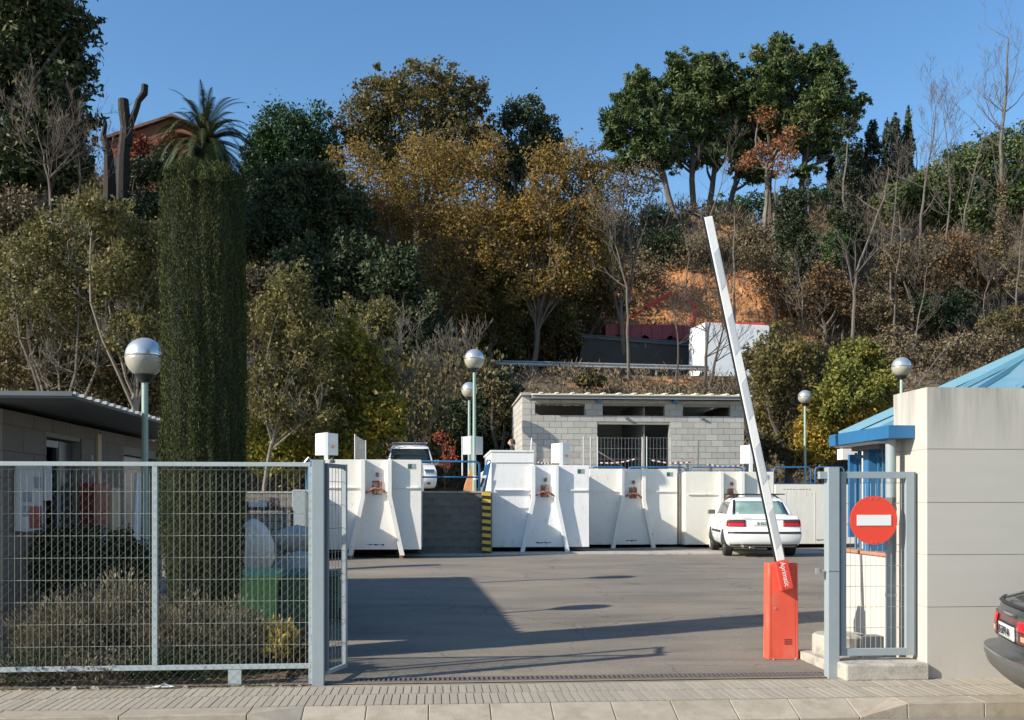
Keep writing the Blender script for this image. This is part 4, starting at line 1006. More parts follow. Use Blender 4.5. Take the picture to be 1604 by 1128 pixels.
# white van on the platform, seen from the front
low = [(.22, .74, .3, 3.95), (.30, .80, .2, 4.06), (.50, .835, .1, 4.08), (.62, .84, .1, 4.05), (.80, .83, .08, 3.95), (.95, .81, .08, 3.6), (1.02, .79, .1, 3.3)]
cab = [(1.0, .78, .1, 3.32), (1.2, .75, .12, 3.05), (1.45, .70, .16, 2.72), (1.66, .65, .22, 2.42), (1.73, .60, .3, 2.25), (1.76, .5, .5, 2.0)]
vc = at(645, 770, 33.0); hv = Vector((-.03, -1.0)).normalized(); hv = Vector((.06, -1)).normalized()
loc = Vector((vc.x, 33.0)) - hv*4.05
van, rp, sp_, lev_ = car('panel_van', 'small white van with roof rack parked on the platform facing the yard', 'van', (loc.x, loc.y, PLAT+.0), hv, low, cab, 'car_white', dict(bulge=.10, cbulge=.09, W=1.68, wr=.29, axles=(.7, 3.35)))
rp(cab, -.70, .70, 1.08, 1.60, 'windscreen', 'car_glass', .006, .09, front=True, taper=.10)
for sg in (-1, 1):
    rp(low, sg*.44, sg*.77, .70, .84, 'headlight', 'chrome', .012, .10, front=True, taper=.03)
    sp_(cab, 2.0, 2.95, 1.1, 1.55, sg, 'side_window', 'car_glass', sh1=-.38)
    MB().box(sg*.80, sg*.99, 2.8, 2.88, 1.02, 1.2).build('mirror', 'car_white', van, world=False, bevel=.03)
rp(low, -.30, .30, .30, .40, 'air_intake', 'black', .01, .10, front=True)
rp(low, -.28, .28, .70, .76, 'grille', 'dark_steel', .01, .10, front=True)
rp(low, -.27, .27, .50, .60, 'plate', 'plate_white', .012, .10, front=True)
for sg in (-1, 1): rp(low, sg*.5, sg*.62, .34, .42, 'fog_light', 'bumper_grey', .01, .10, front=True)
for yy in (.7, 1.5, 2.3): MB().tube([(-.62, yy, 1.82), (.62, yy, 1.82)], .016, 6).build('roof_bar', 'steel', van, world=False)
for sg in (-1, 1): MB().tube([(sg*.58, .5, 1.80), (sg*.58, 2.35, 1.80)], .016, 6).build('roof_bar', 'steel', van, world=False)

# dark hatchback at the right edge (rear quarter only in the picture)
low = [(.27, .72, .24, 4.1), (.33, .78, .12, 4.25), (.42, .82, .03, 4.38), (.52, .85, 0, 4.42), (.565, .85, 0.0, 4.42), (.58, .835, .10, 4.36), (.66, .835, .105, 4.32), (.80, .825, .10, 4.2), (.92, .80, .12, 3.9), (.97, .76, .17, 3.3)]
cab = [(.96, .75, .22, 3.3), (1.10, .72, .42, 3.1), (1.25, .66, .80, 2.75), (1.36, .60, 1.15, 2.45), (1.40, .56, 1.35, 2.3)]
hd = Vector((.947, -.32)).normalized()
dk, rp, sp_, lev_ = car('hatchback_car', 'dark grey hatchback at the street edge showing red tail lamps and rear plate', 'car', (4.60, 7.86, -.09), hd, low, cab, 'car_dark', dict(bulge=.14, cbulge=.10, W=1.70, wr=.30, axles=(.95, 3.6)))
rp(low, -.80, .80, .67, .86, 'tail_panel', 'lamp_smoke', .010, .14)
for sg in (-1, 1):
    rp(low, sg*.32, sg*.81, .77, .855, 'tail_light', 'lamp_red', .016, .14)
    rp(low, sg*.32, sg*.81, .67, .765, 'tail_light', 'lamp_smoke', .016, .14)
    rp(low, sg*.42, sg*.52, .70, .74, 'reversing_light', 'lamp_amber', .020, .14)
rp(low, -.31, .31, .665, .81, 'plate_recess', 'black', .012, .14)
rp(low, -.26, .26, .68, .79, 'plate', 'plate_white', .020, .14)
text('B-5094-N', .10, 'text_dark', dk, (0, .072, .735), (math.pi/2, 0, 0), sx=.92)
rp(low, -.83, .83, .55, .563, 'bumper_strip', 'chrome', .012, .14)
rp(low, -.835, .835, .31, .547, 'bumper', 'bumper_grey', .008, .14, nz=8)
rp(low, -.80, .80, .955, .972, 'spoiler', 'black', .05, .14, th=.03)
rp(cab, -.60, .60, 1.06, 1.33, 'rear_window', 'car_glass_pale', .006, .10, taper=.1)
MB().tube([(-.3, .16, .99), (-.25, .36, 1.06), (.3, .64, 1.20)], .012, 6).build('rear_wiper', 'black', dk, world=False)
MB().box(.05, .30, .06, .075, .89, .91).build('boot_badge', 'chrome', dk, world=False)

# ================================================================== BINS, BAGS AND CAGE BEHIND THE FENCE
def bin_(px, pyt, y, w, hgt, m, label):
    p_ = at(px, pyt, y); g = gz(y); x = p_.x; H = p_.z - g
    t = thing('wheelie_bin', label, 'bin', (x, y, g), 0, 'wheelie bins behind the fence')
    MB().hexa([(x-w*.40, y-w*.3, g+.06), (x+w*.40, y-w*.3, g+.06), (x+w*.40, y+w*.42, g+.06), (x-w*.40, y+w*.42, g+.06)], [(x-w*.5, y-w*.5, g+H-.09), (x+w*.5, y-w*.5, g+H-.09), (x+w*.5, y+w*.5, g+H-.09), (x-w*.5, y+w*.5, g+H-.09)]).build('tub', m, t, bevel=.015)
    MB().box(x-w*.56, x+w*.56, y-w*.56, y+w*.5, g+H-.088, g+H-.05).build('rim', m, t, bevel=.01)
    MB().prism([(x-w*.55, y-w*.55, g+H-.049), (x+w*.55, y-w*.55, g+H-.049), (x+w*.52, y-w*.3, g+H), (x-w*.52, y-w*.3, g+H)], (0, w*.9, .0)).build('lid', m, t, bevel=.01)
    MB().tube([(x-w*.4, y+w*.6, g+H-.05), (x+w*.4, y+w*.6, g+H-.05)], .016, 8).build('handle', 'black', t)
    for sg in (-1, 1): MB().tube([(x+sg*w*.38, y+w*.42, g+.09), (x+sg*w*.50, y+w*.42, g+.09)], .09, 14).build('wheel', 'rubber', t)
bin_(402, 893, 12.1, .54, 1, 'bin_green', 'bright green wheelie bin with lumpy lid, left of the two bins')
bin_(476, 893, 12.3, .50, 1, 'bin_dark', 'dark green wheelie bin just left of the gate post')
bin_(514, 893, 13.2, .30, 1, 'bin_dark', 'narrow dark bin seen behind the open gate leaf')
def lump(name, px, pyt, pyb, y, rx, m, label, cat, amp=.14, seed=0, ry=None):
    a, b_ = at(px, pyb, y), at(px, pyt, y); H = (b_.z-a.z); B = MB(); nu, nv = 22, 14; r = random.Random(seed); ph = [r.uniform(0, 6) for _ in range(6)]; ry = ry or rx*.8
    for j in range(nv+1):
        v = j/nv; pr = (math.sin(math.pi*min(1, v*1.02))**.45 if v < .5 else math.sin(math.pi*v)**.6) if 0 < j < nv else .02
        for i in range(nu):
            u = 2*math.pi*i/nu; k = 1 + amp*(math.sin(3*u+ph[0]+v*4)+.6*math.sin(7*u+ph[1]-v*9)+.5*math.sin(11*u+ph[2]+v*15))*.6
            B.v.append((a.x+math.cos(u)*rx*pr*k, y+math.sin(u)*ry*pr*k, a.z+H*v))
    for j in range(nv):
        for i in range(nu): B.f.append((j*nu+i, j*nu+(i+1) % nu, (j+1)*nu+(i+1) % nu, (j+1)*nu+i))
    B.f.append(tuple(nu-1-i for i in range(nu))); B.f.append(tuple(nv*nu+i for i in range(nu)))
    o = B.build(name, m, smooth=True); tag(o, label, cat); return o
lump('plastic_bag', 398, 812, 905, 13.0, .26, 'bag', 'tall pale plastic bag heaped behind the green bin', 'bag', seed=3)
lump('plastic_bag', 380, 840, 950, 13.4, .22, 'bag', 'slumped bluish plastic bag at the right side of the clipped cypress', 'bag', seed=5)
lump('rubble_bag', 466, 822, 868, 14.6, .34, 'tarp', 'domed grey sack on top of the pile near the gate post', 'bag', seed=8)
lump('rubble_bag', 470, 862, 945, 14.2, .42, 'tarp', 'wide blue grey sack at the bottom of the pile near the gate post', 'bag', amp=.2, seed=9)
cg0 = at(372, 800, 15.2); cg1 = at(446, 800, 15.2); g = gz(15.2)
t = thing('wire_cage', 'dark wire cage crate filled with scrap behind the bins', 'cage', (cg0.x, 15.2, g))
zc = cg0.z
for a, c in ((cg0.x, 15.2), (cg1.x, 15.2), (cg0.x, 16.0), (cg1.x, 16.0)): MB().box(a-.025, a+.025, c-.025, c+.025, g, zc).build('corner_post', 'dark_steel', t)
B = MB()
for z in [g+.15+.12*i for i in range(int((zc-g-.15)/.12)+1)]: B.tube([(cg0.x, 15.18, z), (cg1.x, 15.18, z)], .006, 4).tube([(cg1.x+.02, 15.2, z), (cg1.x+.02, 16, z)], .006, 4)
x = cg0.x
while x < cg1.x: B.tube([(x, 15.18, g+.1), (x, 15.18, zc)], .005, 4); x += .09
w_ = B.build('wires', 'dark_steel', t); w_['kind'] = 'stuff'
MB().box(cg0.x+.05, cg1.x-.05, 15.3, 15.95, g+.12, zc-.06).build('scrap_fill', 'tarp', t)
MB().box(cg0.x, cg1.x, 15.16, 16.04, zc, zc+.05).build('top_frame', 'black', t)
for k, (px, w, hh, m) in enumerate(((382, .10, .10, 'black'), (400, .16, .08, 'bag'), (412, .08, .12, 'bag'), (429, .07, .16, 'rust'))):
    c = at(px, 795, 15.5); o = MB().hexa([(c.x-w, 15.4, zc+.051), (c.x+w, 15.4, zc+.051), (c.x+w, 15.7, zc+.051), (c.x-w, 15.7, zc+.051)], [(c.x-w*.8, 15.42, zc+.05+hh), (c.x+w*.9, 15.42, zc+.05+hh*.8), (c.x+w*.9, 15.66, zc+.05+hh*.8), (c.x-w*.8, 15.66, zc+.05+hh)]).build('scrap_piece', m, bevel=.01)
    tag(o, ['black scrap block at the left on top of the wire cage', 'crumpled pale scrap in the middle on top of the wire cage', 'small pale upright scrap on top of the wire cage', 'rusty brown scrap box at the right on top of the wire cage'][k], 'scrap')
c = at(469, 768, 20.0); c0 = at(469, 830, 20.0); o = MB().box(c.x-.13, c.x+.13, 19.9, 20.2, gz(20)-.02, c.z).build('concrete_pillar', 'fence_paint', bevel=.01); tag(o, 'short pale pillar standing above the grey sacks near the fence end', 'pillar')
o = MB().box(c.x+.14, c.x+.7, 20.0, 20.05, c.z-.05, c.z-.0).build('pillar_arm', 'white_paint'); tag(o, 'pale horizontal bar from the short pillar to the container', 'bar')

# ================================================================== PERSON
pp = at(803, 690, 29.5); hz = PLAT; X_ = pp.x; Y_ = 29.5
ptop = at(803, 688, 29.5).z - PLAT
person = thing('person', 'person in dark clothes facing left behind the taller container', 'person', (X_, Y_, PLAT))
S = ptop / 1.75
def skin_obj(name, verts, edges, rads, m, root=0, sub=2):
    me = bpy.data.meshes.new(name); me.from_pydata([tuple(Vector(v)*S) for v in verts], edges, []); me.materials.append(M[m])
    o = bpy.data.objects.new(name, me); C.objects.link(o); o.parent = person
    sk = o.modifiers.new('skin', 'SKIN'); sk.use_smooth_shade = True
    for i, r in enumerate(rads):
        r = r if hasattr(r, '__len__') else (r, r); me.skin_vertices[0].data[i].radius = (r[0]*S, r[1]*S); me.skin_vertices[0].data[i].use_root = (i == root)
    su = o.modifiers.new('sub', 'SUBSURF'); su.levels = sub; su.render_levels = sub
    return o
V_ = [(0, 0, .92), (0, 0, 1.15), (0, 0, 1.38), (-.02, 0, 1.48), (-.03, 0, 1.55),
      (0, -.18, 1.40), (-.02, -.22, 1.15), (-.10, -.22, .92), (0, .18, 1.40), (.02, .22, 1.15), (-.04, .22, .90),
      (0, -.09, .88), (-.05, -.09, .50), (.02, -.09, .08), (-.13, -.09, .05), (0, .09, .88), (.08, .09, .50), (.14, .09, .09), (.0, .09, .05)]
E_ = [(0,1),(1,2),(2,3),(3,4),(2,5),(5,6),(6,7),(2,8),(8,9),(9,10),(0,11),(11,12),(12,13),(13,14),(0,15),(15,16),(16,17),(17,18)]
Rr = [(.13,.15),(.12,.15),(.12,.16),(.065,.065),(.055,.055),.065,.05,.04,.065,.05,.04,.09,.06,.045,.04,.09,.06,.045,.04]
skin_obj('body', V_, E_, Rr, 'cloth_dark')
hd_ = MB(); n1, n2 = 16, 12; 
for j in range(n2+1):
    ph = math.pi*j/n2
    for i in range(n1):
        th = 2*math.pi*i/n1; x = math.sin(ph)*math.cos(th); y = math.sin(ph)*math.sin(th); z = -math.cos(ph)
        fx = .098 + (.012 if x < 0 and z < 0 else 0); jaw = 1 - .22*max(0, -z)
        nose = .022*math.exp(-((y*4)**2 + ((z+.12)*6)**2))*(x < 0)
        brow = -.010*math.exp(-((abs(y)-.4)**2*18 + ((z-.02)*8)**2))*(x < 0)
        hd_.v.append(((-.035 + x*(fx + nose + brow)*jaw)*S, y*.076*jaw*S, (1.635 + z*.118)*S))
for j in range(n2):
    for i in range(n1): hd_.f.append((j*n1+i, j*n1+(i+1) % n1, (j+1)*n1+(i+1) % n1, (j+1)*n1+i))
hd_.build('head', 'skin', person, world=False, smooth=True)
hr = MB()
for j in range(n2+1):
    ph = math.pi*(.0 + j/n2*.62)
    for i in range(n1):
        th = 2*math.pi*i/n1; x = math.sin(ph)*math.cos(th); y = math.sin(ph)*math.sin(th); z = math.cos(ph)
        hr.v.append(((-.012 + x*.106)*S, y*.086*S, (1.645 + z*.125 + .028*(-x)*(z < .4))*S))
for j in range(n2):
    for i in range(n1): hr.f.append((j*n1+i, j*n1+(i+1) % n1, (j+1)*n1+(i+1) % n1, (j+1)*n1+i))
hr.build('hair', 'hair', person, world=False, smooth=True)
for sg in (-1, 1):
    wx_ = -.10 if sg < 0 else -.04; q = MB()
    q.hexa([tuple(Vector(v)*S) for v in ((wx_-.05, sg*.22-.014, .80), (wx_+.035, sg*.22-.014, .80), (wx_+.035, sg*.22+.014, .80), (wx_-.05, sg*.22+.014, .80))],
           [tuple(Vector(v)*S) for v in ((wx_-.03, sg*.22-.02, .90), (wx_+.03, sg*.22-.02, .90), (wx_+.03, sg*.22+.02, .90), (wx_-.03, sg*.22+.02, .90))])
    for f, (dx, L_) in enumerate(((-.040, .075), (-.018, .085), (.004, .08), (.025, .065))):
        q.tube([tuple(Vector(v)*S) for v in ((wx_+dx, sg*.22, .805), (wx_+dx-.004, sg*.218, .80-L_*.45), (wx_+dx-.014, sg*.205, .80-L_*.95))], [.0095*S, .0085*S, .0065*S], 6)
    q.tube([tuple(Vector(v)*S) for v in ((wx_-.035, sg*.215, .875), (wx_-.062, sg*.205, .845), (wx_-.072, sg*.198, .81))], [.012*S, .011*S, .008*S], 6)
    q.build('hand', 'skin', person, world=False, smooth=True)
# ================================================================== HILLSIDE
rp_px = [-900, -300, 0, 165, 300, 400, 560, 800, 950, 1050, 1200, 1260, 1400, 1604, 2200]
rp_py = [300, 300, 300, 292, 300, 330, 335, 345, 352, 350, 352, 335, 345, 330, 330]
def ridge(x): 
    return np.interp(np.asarray(x)/76.0, [kk(p) for p in rp_px], [at(p, q, 76).z for p, q in zip(rp_px, rp_py)])
def sst(a, b, v): t = np.clip((v-a)/(b-a), 0, 1); return t*t*(3-2*t)
RZ = 8.6
def hill(x, y):
    x = np.asarray(x, float); y = np.asarray(y, float); r = ridge(x)
    z = PLAT - .02 + (RZ-PLAT)*np.clip((y-38.2)/(53.2-38.2), 0, 1)**.85
    z = np.where(y > 53.2, RZ, z)
    z = np.where(y > 61.5, RZ + (r-RZ)*(.62*np.clip((y-61.5)/13, 0, 1) + .38*sst(61.5, 75, y)), z)
    z = np.where(y > 76, r - (y-76)*.045, z)
    n = .5*np.sin(x*.55+y*.3)+.35*np.sin(x*1.3-y*.9+2)+.22*np.sin(x*2.7+y*2.1)+.15*np.sin(x*5.1-y*3.7)
    amp = np.where((y > 53) & (y < 61.7), 0, np.minimum(1, np.abs(y-38.2)/3)) * np.where(y > 61.5, 1.0, .35)
    return z + n*amp*.75
xs = np.concatenate([np.linspace(-300, -70, 12), np.linspace(-66, 66, 221), np.linspace(70, 300, 12)])
ys = np.concatenate([np.linspace(38.2, 80, 106), np.array([84, 90, 100, 120, 160, 220, 320, 420])])
XX, YY = np.meshgrid(xs, ys); ZZ = hill(XX, YY)
me = bpy.data.meshes.new('hillside'); nx, ny = len(xs), len(ys)
me.from_pydata(np.stack([XX, YY, ZZ], -1).reshape(-1, 3).tolist(), [], [(j*nx+i, j*nx+i+1, (j+1)*nx+i+1, (j+1)*nx+i) for j in range(ny-1) for i in range(nx-1)])
# bare orange earth where the bank is cut above the road
SS = (XX*ca - YY*sa)/(YY*ca + XX*sa); PX = 802 + SS*F; TT = YY/(ca - SS*sa); PY = HZ - (ZZ-EYE)*F/TT
dirt = np.exp(-(((PX-1085)/165)**4)) * np.exp(-(((PY-480)/66)**4)) * (YY > 60) + .75*np.exp(-(((PX-1250)/60)**2))*np.exp(-(((PY-510)/30)**2))*(YY > 60) + .5*np.exp(-(((PX-1120)/90)**2))*np.exp(-(((PY-360)/14)**2))*(YY > 60)
dirt += .55*np.exp(-(((PX-1000)/130)**4))*np.exp(-(((PY-600)/16)**2))*(YY < 54)
a_ = me.attributes.new('earth', 'FLOAT', 'POINT'); a_.data.foreach_set('value', np.clip(dirt, 0, 1).reshape(-1).astype(np.float32))
me.polygons.foreach_set('use_smooth', [True]*len(me.polygons))
m, n_, l_, b_ = nodes('hill')
tc = n_.new('ShaderNodeTexCoord'); ns = n_.new('ShaderNodeTexNoise'); ns.inputs['Scale'].default_value = .9; ns.inputs['Detail'].default_value = 9; ns.inputs['Roughness'].default_value = .7
l_.new(tc.outputs['Object'], ns.inputs[0])
cr = n_.new('ShaderNodeValToRGB'); cr.color_ramp.elements[0].position = .35; cr.color_ramp.elements[1].position = .68
cr.color_ramp.elements[0].color = (.045, .036, .022, 1); cr.color_ramp.elements[1].color = (.15, .105, .06, 1); l_.new(ns.outputs[0], cr.inputs[0])
cr2 = n_.new('ShaderNodeValToRGB'); cr2.color_ramp.elements[0].position = .3; cr2.color_ramp.elements[1].position = .7
cr2.color_ramp.elements[0].color = (.26, .105, .038, 1); cr2.color_ramp.elements[1].color = (.52, .245, .10, 1); l_.new(ns.outputs[0], cr2.inputs[0])
at_n = n_.new('ShaderNodeAttribute'); at_n.attribute_name = 'earth'
ad = n_.new('ShaderNodeMath'); ad.operation = 'ADD'; ml = n_.new('ShaderNodeMath'); ml.operation = 'MULTIPLY_ADD'; ml.inputs[1].default_value = 1.6; ml.inputs[2].default_value = -.8
l_.new(ns.outputs[0], ml.inputs[0]); l_.new(at_n.outputs['Fac'], ad.inputs[0]); l_.new(ml.outputs[0], ad.inputs[1])
rr2 = n_.new('ShaderNodeValToRGB'); rr2.color_ramp.elements[0].position = .35; rr2.color_ramp.elements[1].position = .6; l_.new(ad.outputs[0], rr2.inputs[0])
mx = n_.new('ShaderNodeMix'); mx.data_type = 'RGBA'; l_.new(rr2.outputs[0], mx.inputs[0]); l_.new(cr.outputs[0], mx.inputs[6]); l_.new(cr2.outputs[0], mx.inputs[7]); l_.new(mx.outputs[2], b_.inputs['Base Color'])
b_.inputs['Roughness'].default_value = .95
n3 = n_.new('ShaderNodeTexNoise'); n3.inputs['Scale'].default_value = 2.5; n3.inputs['Detail'].default_value = 8; l_.new(tc.outputs['Object'], n3.inputs[0])
bp = n_.new('ShaderNodeBump'); bp.inputs['Strength'].default_value = 1; bp.inputs['Distance'].default_value = .5; l_.new(n3.outputs[0], bp.inputs['Height']); l_.new(bp.outputs[0], b_.inputs['Normal'])
me.materials.append(m); M['hill'] = m
ho = bpy.data.objects.new('hillside', me); C.objects.link(ho); tag(ho, kind='structure')

# upper road, guard rails, truck
rd = MB().box(-70, 70, 54.2, 61.0, RZ-.6, RZ+.03).build('upper_road', 'road_dark'); tag(rd, kind='structure')
def guard(pxa, pxb, y, pya, pyb, label, m='galv', z0=RZ):
    a, b_ = at(pxa, pya, y), at(pxb, pyb, y); t = thing('guard_rail', label, 'guard rail', (a.x, y, z0))
    B = MB(); prof = [(-.02, -.15), (.05, -.09), (-.02, -.02), (-.02, .02), (.05, .09), (-.02, .15)]
    for (p0, q0), (p1, q1) in zip(prof, prof[1:]):
        B.quad((a.x, y-p0, a.z+q0), (b_.x, y-p0, b_.z+q0), (b_.x, y-p1, b_.z+q1), (a.x, y-p1, a.z+q1))
    o = B.build('beam', m, t); s_ = o.modifiers.new('th', 'SOLIDIFY'); s_.thickness = .02
    x = a.x + .3
    while x < b_.x:
        f = (x-a.x)/(b_.x-a.x); zz = a.z+(b_.z-a.z)*f; MB().box(x-.05, x+.05, y+.03, y+.13, zz-.95, zz+.10).build('rail_post', m, t); x += 4.0
guard(560, 1110, 54.0, 563, 577, 'galvanised guard rail along the near edge of the upper road')
tzz = at(1000, 534, 61.4).z
te = MB().hexa([(xx(900, 61.4), 61.25, RZ), (xx(1092, 61.4), 61.25, RZ), (xx(1092, 61.4), 64.5, RZ), (xx(900, 61.4), 64.5, RZ)], [(xx(915, 61.4), 61.9, tzz+.3), (xx(1092, 61.4), 61.9, tzz-.2), (xx(1092, 61.4), 64.5, tzz-.2), (xx(915, 61.4), 64.5, tzz+.3)]).build('upper_terrace', 'road_dark'); tag(te, kind='structure')
guard(905, 1085, 61.8, 526, 540, 'short dark guard rail on the far side of the upper road by the red truck', 'rail_blue' if False else 'dark_steel')
TY = 57.5
p0, p1 = at(1105, 571, TY), at(1207, 571, TY); zt = at(1105, 505, TY).z; zb = RZ + .35
t = thing('box_truck', 'white box truck body with red crane bed parked on the upper road', 'truck', (p0.x, TY, RZ))
pe = at(1079, 571, TY+2.3)
MB().hexa([(p0.x, TY, zb), (p1.x, TY+.2, zb), (p1.x+.15, TY+2.5, zb), (pe.x, TY+2.3, zb)], [(p0.x, TY, zt), (p1.x, TY+.2, zt-.1), (p1.x+.15, TY+2.5, zt-.1), (pe.x, TY+2.3, zt)]).build('box_body', 'truck_white', t, bevel=.02)
MB().box(p0.x-.03, p0.x+.03, TY-.03, TY-.004, zb, zt).build('corner_trim', 'galv', t)
MB().box(p0.x+.1, p1.x-.2, TY+.6, TY+.7, zt-.08, zt+.14).build('red_ridge', 'crane_red', t)
MB().box(p0.x, p1.x, TY+.3, TY+2.0, RZ+.12, zb-.002).build('chassis', 'underframe', t)
for x in (pe.x+.5, p1.x-.8): MB().tube([(x, TY+.1, RZ+.45), (x, TY+.5, RZ+.45)], .42, 16).build('wheel', 'rubber', t)
q0, q1 = at(948, 530, 62.4), at(1088, 530, 62.4); RZ2 = tzz - .1
t = thing('crane_truck', 'long dark red truck bed with folded orange red crane arm on the upper road', 'truck', (q0.x, 62.0, RZ2))
zt2 = at(1000, 509, 62.4).z
MB().box(q0.x, q1.x, 62.2, 63.8, RZ2+.35, zt2).build('bed', 'truck_red', t)
for k in range(9): x = q0.x + .3 + k*(q1.x-q0.x-.4)/8; MB().box(x-.03, x+.03, 62.15, 62.198, RZ2+.35, zt2).build('stake', 'truck_red', t)
MB().box(q0.x, q1.x, 62.25, 63.7, RZ2+.2, RZ2+.349).build('chassis', 'underframe', t)
for k in range(3): x = q0.x + .8 + k*1.7; MB().tube([(x, 62.2, RZ2+.3), (x, 62.5, RZ2+.3)], .3, 16).build('wheel', 'rubber', t)
def cp(px, py): return at(px, py, 62.8)
for a, c, r0, r1 in (((1012, 482), (1051, 458), .16, .14), ((1058, 457), (1093, 483), .15, .15), ((1088, 484), (1084, 512), .2, .2), ((990, 497), (1005, 487), .1, .1)):
    MB().tube([tuple(cp(*a)), tuple(cp(*c))], [r0, r1], 6).build('crane_arm', 'crane_red', t)

# house on the ridge with creeper
hy = 72
hz0 = float(hill(xx(230, hy), hy)) - 1
a, b_, c = at(166, 222, hy), at(232, 196, hy), at(330, 215, hy)
t = thing('ridge_house', 'orange red house with low dark gable on the ridge left of the palm', 'house', (a.x, hy, hz0))
B = MB(); pts = [(a.x, hy, hz0), (c.x, hy, hz0), (c.x, hy, c.z), ((c.x+a.x)*.5+1, hy, b_.z+.55), (a.x, hy, a.z)]; B.prism(pts, (0, 6, 0)).build('wall', 'creeper_wall', t)
B = MB(); mid_ = ((c.x+a.x)*.5+1, b_.z+.55)
for (xa, za), (xb, zb_) in (((a.x-.3, a.z-.02), mid_), (mid_, (c.x+.3, c.z-.05))):
    B.hexa([(xa, hy-.3, za+.02), (xb, hy-.3, zb_+.02), (xb, hy+6.3, zb_+.02), (xa, hy+6.3, za+.02)], [(xa, hy-.3, za+.22), (xb, hy-.3, zb_+.22), (xb, hy+6.3, zb_+.22), (xa, hy+6.3, za+.22)])
B.build('roof', 'roof_tile', t)
w = at(185, 262, hy); MB().box(w.x-.4, w.x+.4, hy-.04, hy-.002, w.z-.6, w.z+.6).build('window', 'door_dark', t)

# ================================================================== TREES
def tree(name, label, cat, spec, y, leaf, n, size, base=None, bark='bark', tr=.18, clumps=26, sig=.21, elong=1.5, dy=None, squash=.9, twigs=0, twmat=None, twdepth=2, fork=.45, group=None, zbase=None, up=.1, spread=1.0, nlimb=1, trunk=True, lean=0, fill=.24):
    L = lobes_world(spec, y, dy if dy is not None else .8, squash)
    cx = sum(l[0][0]*l[1][0]**2 for l in L)/sum(l[1][0]**2 for l in L)
    if base is None: bx_ = cx
    else: bx_ = xx(base, y)
    if zbase is None: zb = PLAT - .05 if y < 38 else float(hill(bx_, y)) - .25
    else: zb = zbase
    t = thing(name, label, cat, (bx_, y, zb), 0, group)
    zmin = min(l[0][2]-l[1][2] for l in L); zmean = sum(l[0][2] for l in L)/len(L)
    B = MB(); fz = max(zb + .3, zb + (zmean - zb)*fork); B0 = Vector((bx_, y, zb)); Fk = Vector((bx_ + (cx-bx_)*.35 + lean, y, fz))
    if trunk:
        limb(B, B0, Fk, tr, tr*.72, 8, .04)
        for c, r in L:
            for k in range(nlimb):
                tgt = Vector(c + rng.normal(size=3)*r*.25); st_ = B0.lerp(Fk, random.uniform(.75, 1))
                pts = limb(B, st_, tgt, tr*.5, tr*.16, 5, .12)
                if twigs:
                    for q in range(twigs):
                        i = random.randint(2, len(pts)-1); d_ = Vector(unitv(1)[0]); d_.z = abs(d_.z)*.8+.1; L_ = float(np.mean(r))*random.uniform(.5, 1.0)
                        grow(B, pts[i], d_, L_, tr*.16, twdepth, 3, up, .25, (2, 3), .62, .8, .010)
        o = B.build('trunk' if not twigs else 'trunk', twmat or bark, t)
    if n:
        if y > 25: n = int(n*1.55); size = size*.735
        P, Rn, O = cloud(L, n, int(clumps*1.35), sig, fill=fill)
        V = leaf_quads(P, size, elong, axis=O*.6 if spread != 1.0 else None, spread=spread)
        quads_obj('crown', V, Rn, leaf, t)
    return t
LS = .19
# --- ridge, left to right
tree('conifer_tree', 'huge dark conifer filling the upper left corner', 'tree', [(15, -30, 95, 60), (60, 20, 75, 45), (110, 45, 45, 26), (20, 60, 90, 55), (85, 95, 60, 38), (120, 115, 30, 22), (20, 140, 90, 55), (90, 160, 50, 42), (115, 190, 32, 28), (50, 215, 80, 50), (105, 235, 40, 38), (10, 260, 90, 50), (-60, 60, 70, 90), (-60, 200, 80, 90), (80, 270, 55, 30), (120, 262, 25, 20)], 50, 'lf_conifer', 34000, .20, base=20, tr=.5, clumps=40, sig=.16, elong=2.2, fork=.6)
t = thing('dead_tree', 'dark pollarded dead tree with two stubs against the sky', 'tree', (xx(196, 60), 60, float(hill(xx(196, 60), 60))))
B = MB()
def pt(px, py, y=60): return at(px, py, y)
tb = t.location
B.tube([tuple(Vector((tb.x, 60, tb.z))), pt(192, 300), pt(193, 250), pt(197, 200), pt(194, 172), pt(193, 156)], [.45, .40, .36, .30, .32, .30], 9)
B.tube([pt(200, 228), pt(202, 200), pt(213, 172), pt(217, 158), pt(226, 146), pt(227, 133)], [.28, .24, .19, .18, .22, .20], 8)
B.tube([pt(226, 146), pt(229, 140)], [.1, .06], 5)
B.build('trunk', 'bark_dead', t)
t = thing('dead_tree', 'thinner dark dead trunk bent at the top beside the conifer', 'tree', (xx(170, 58), 58, float(hill(xx(170, 58), 58))))
MB().tube([tuple(t.location), pt(172, 290, 58), pt(170, 240, 58), pt(162, 212, 58), pt(165, 195, 58), pt(162, 183, 58)], [.42, .36, .26, .16, .12, .10], 8).tube([pt(162, 186, 58), pt(172, 184, 58)], [.09, .04], 5).build('trunk', 'bark_dead', t)
rl_ = at(1266, 286, 73); rg = float(hill(rl_.x, 73)); t = thing('ridge_lamp', 'small dark lantern post on the ridge between the pines and the cypresses', 'street lamp', (rl_.x, 73, rg))
MB().tube([(rl_.x, 73, rg-.2), (rl_.x, 73, rl_.z-.2)], .06, 6).build('pole', 'dark_steel', t)
MB().lathe((rl_.x, 73, rl_.z-.2), [(.12, 0), (.26, .35), (.30, .38), (.08, .5)], 8).build('lantern', 'dark_steel', t)
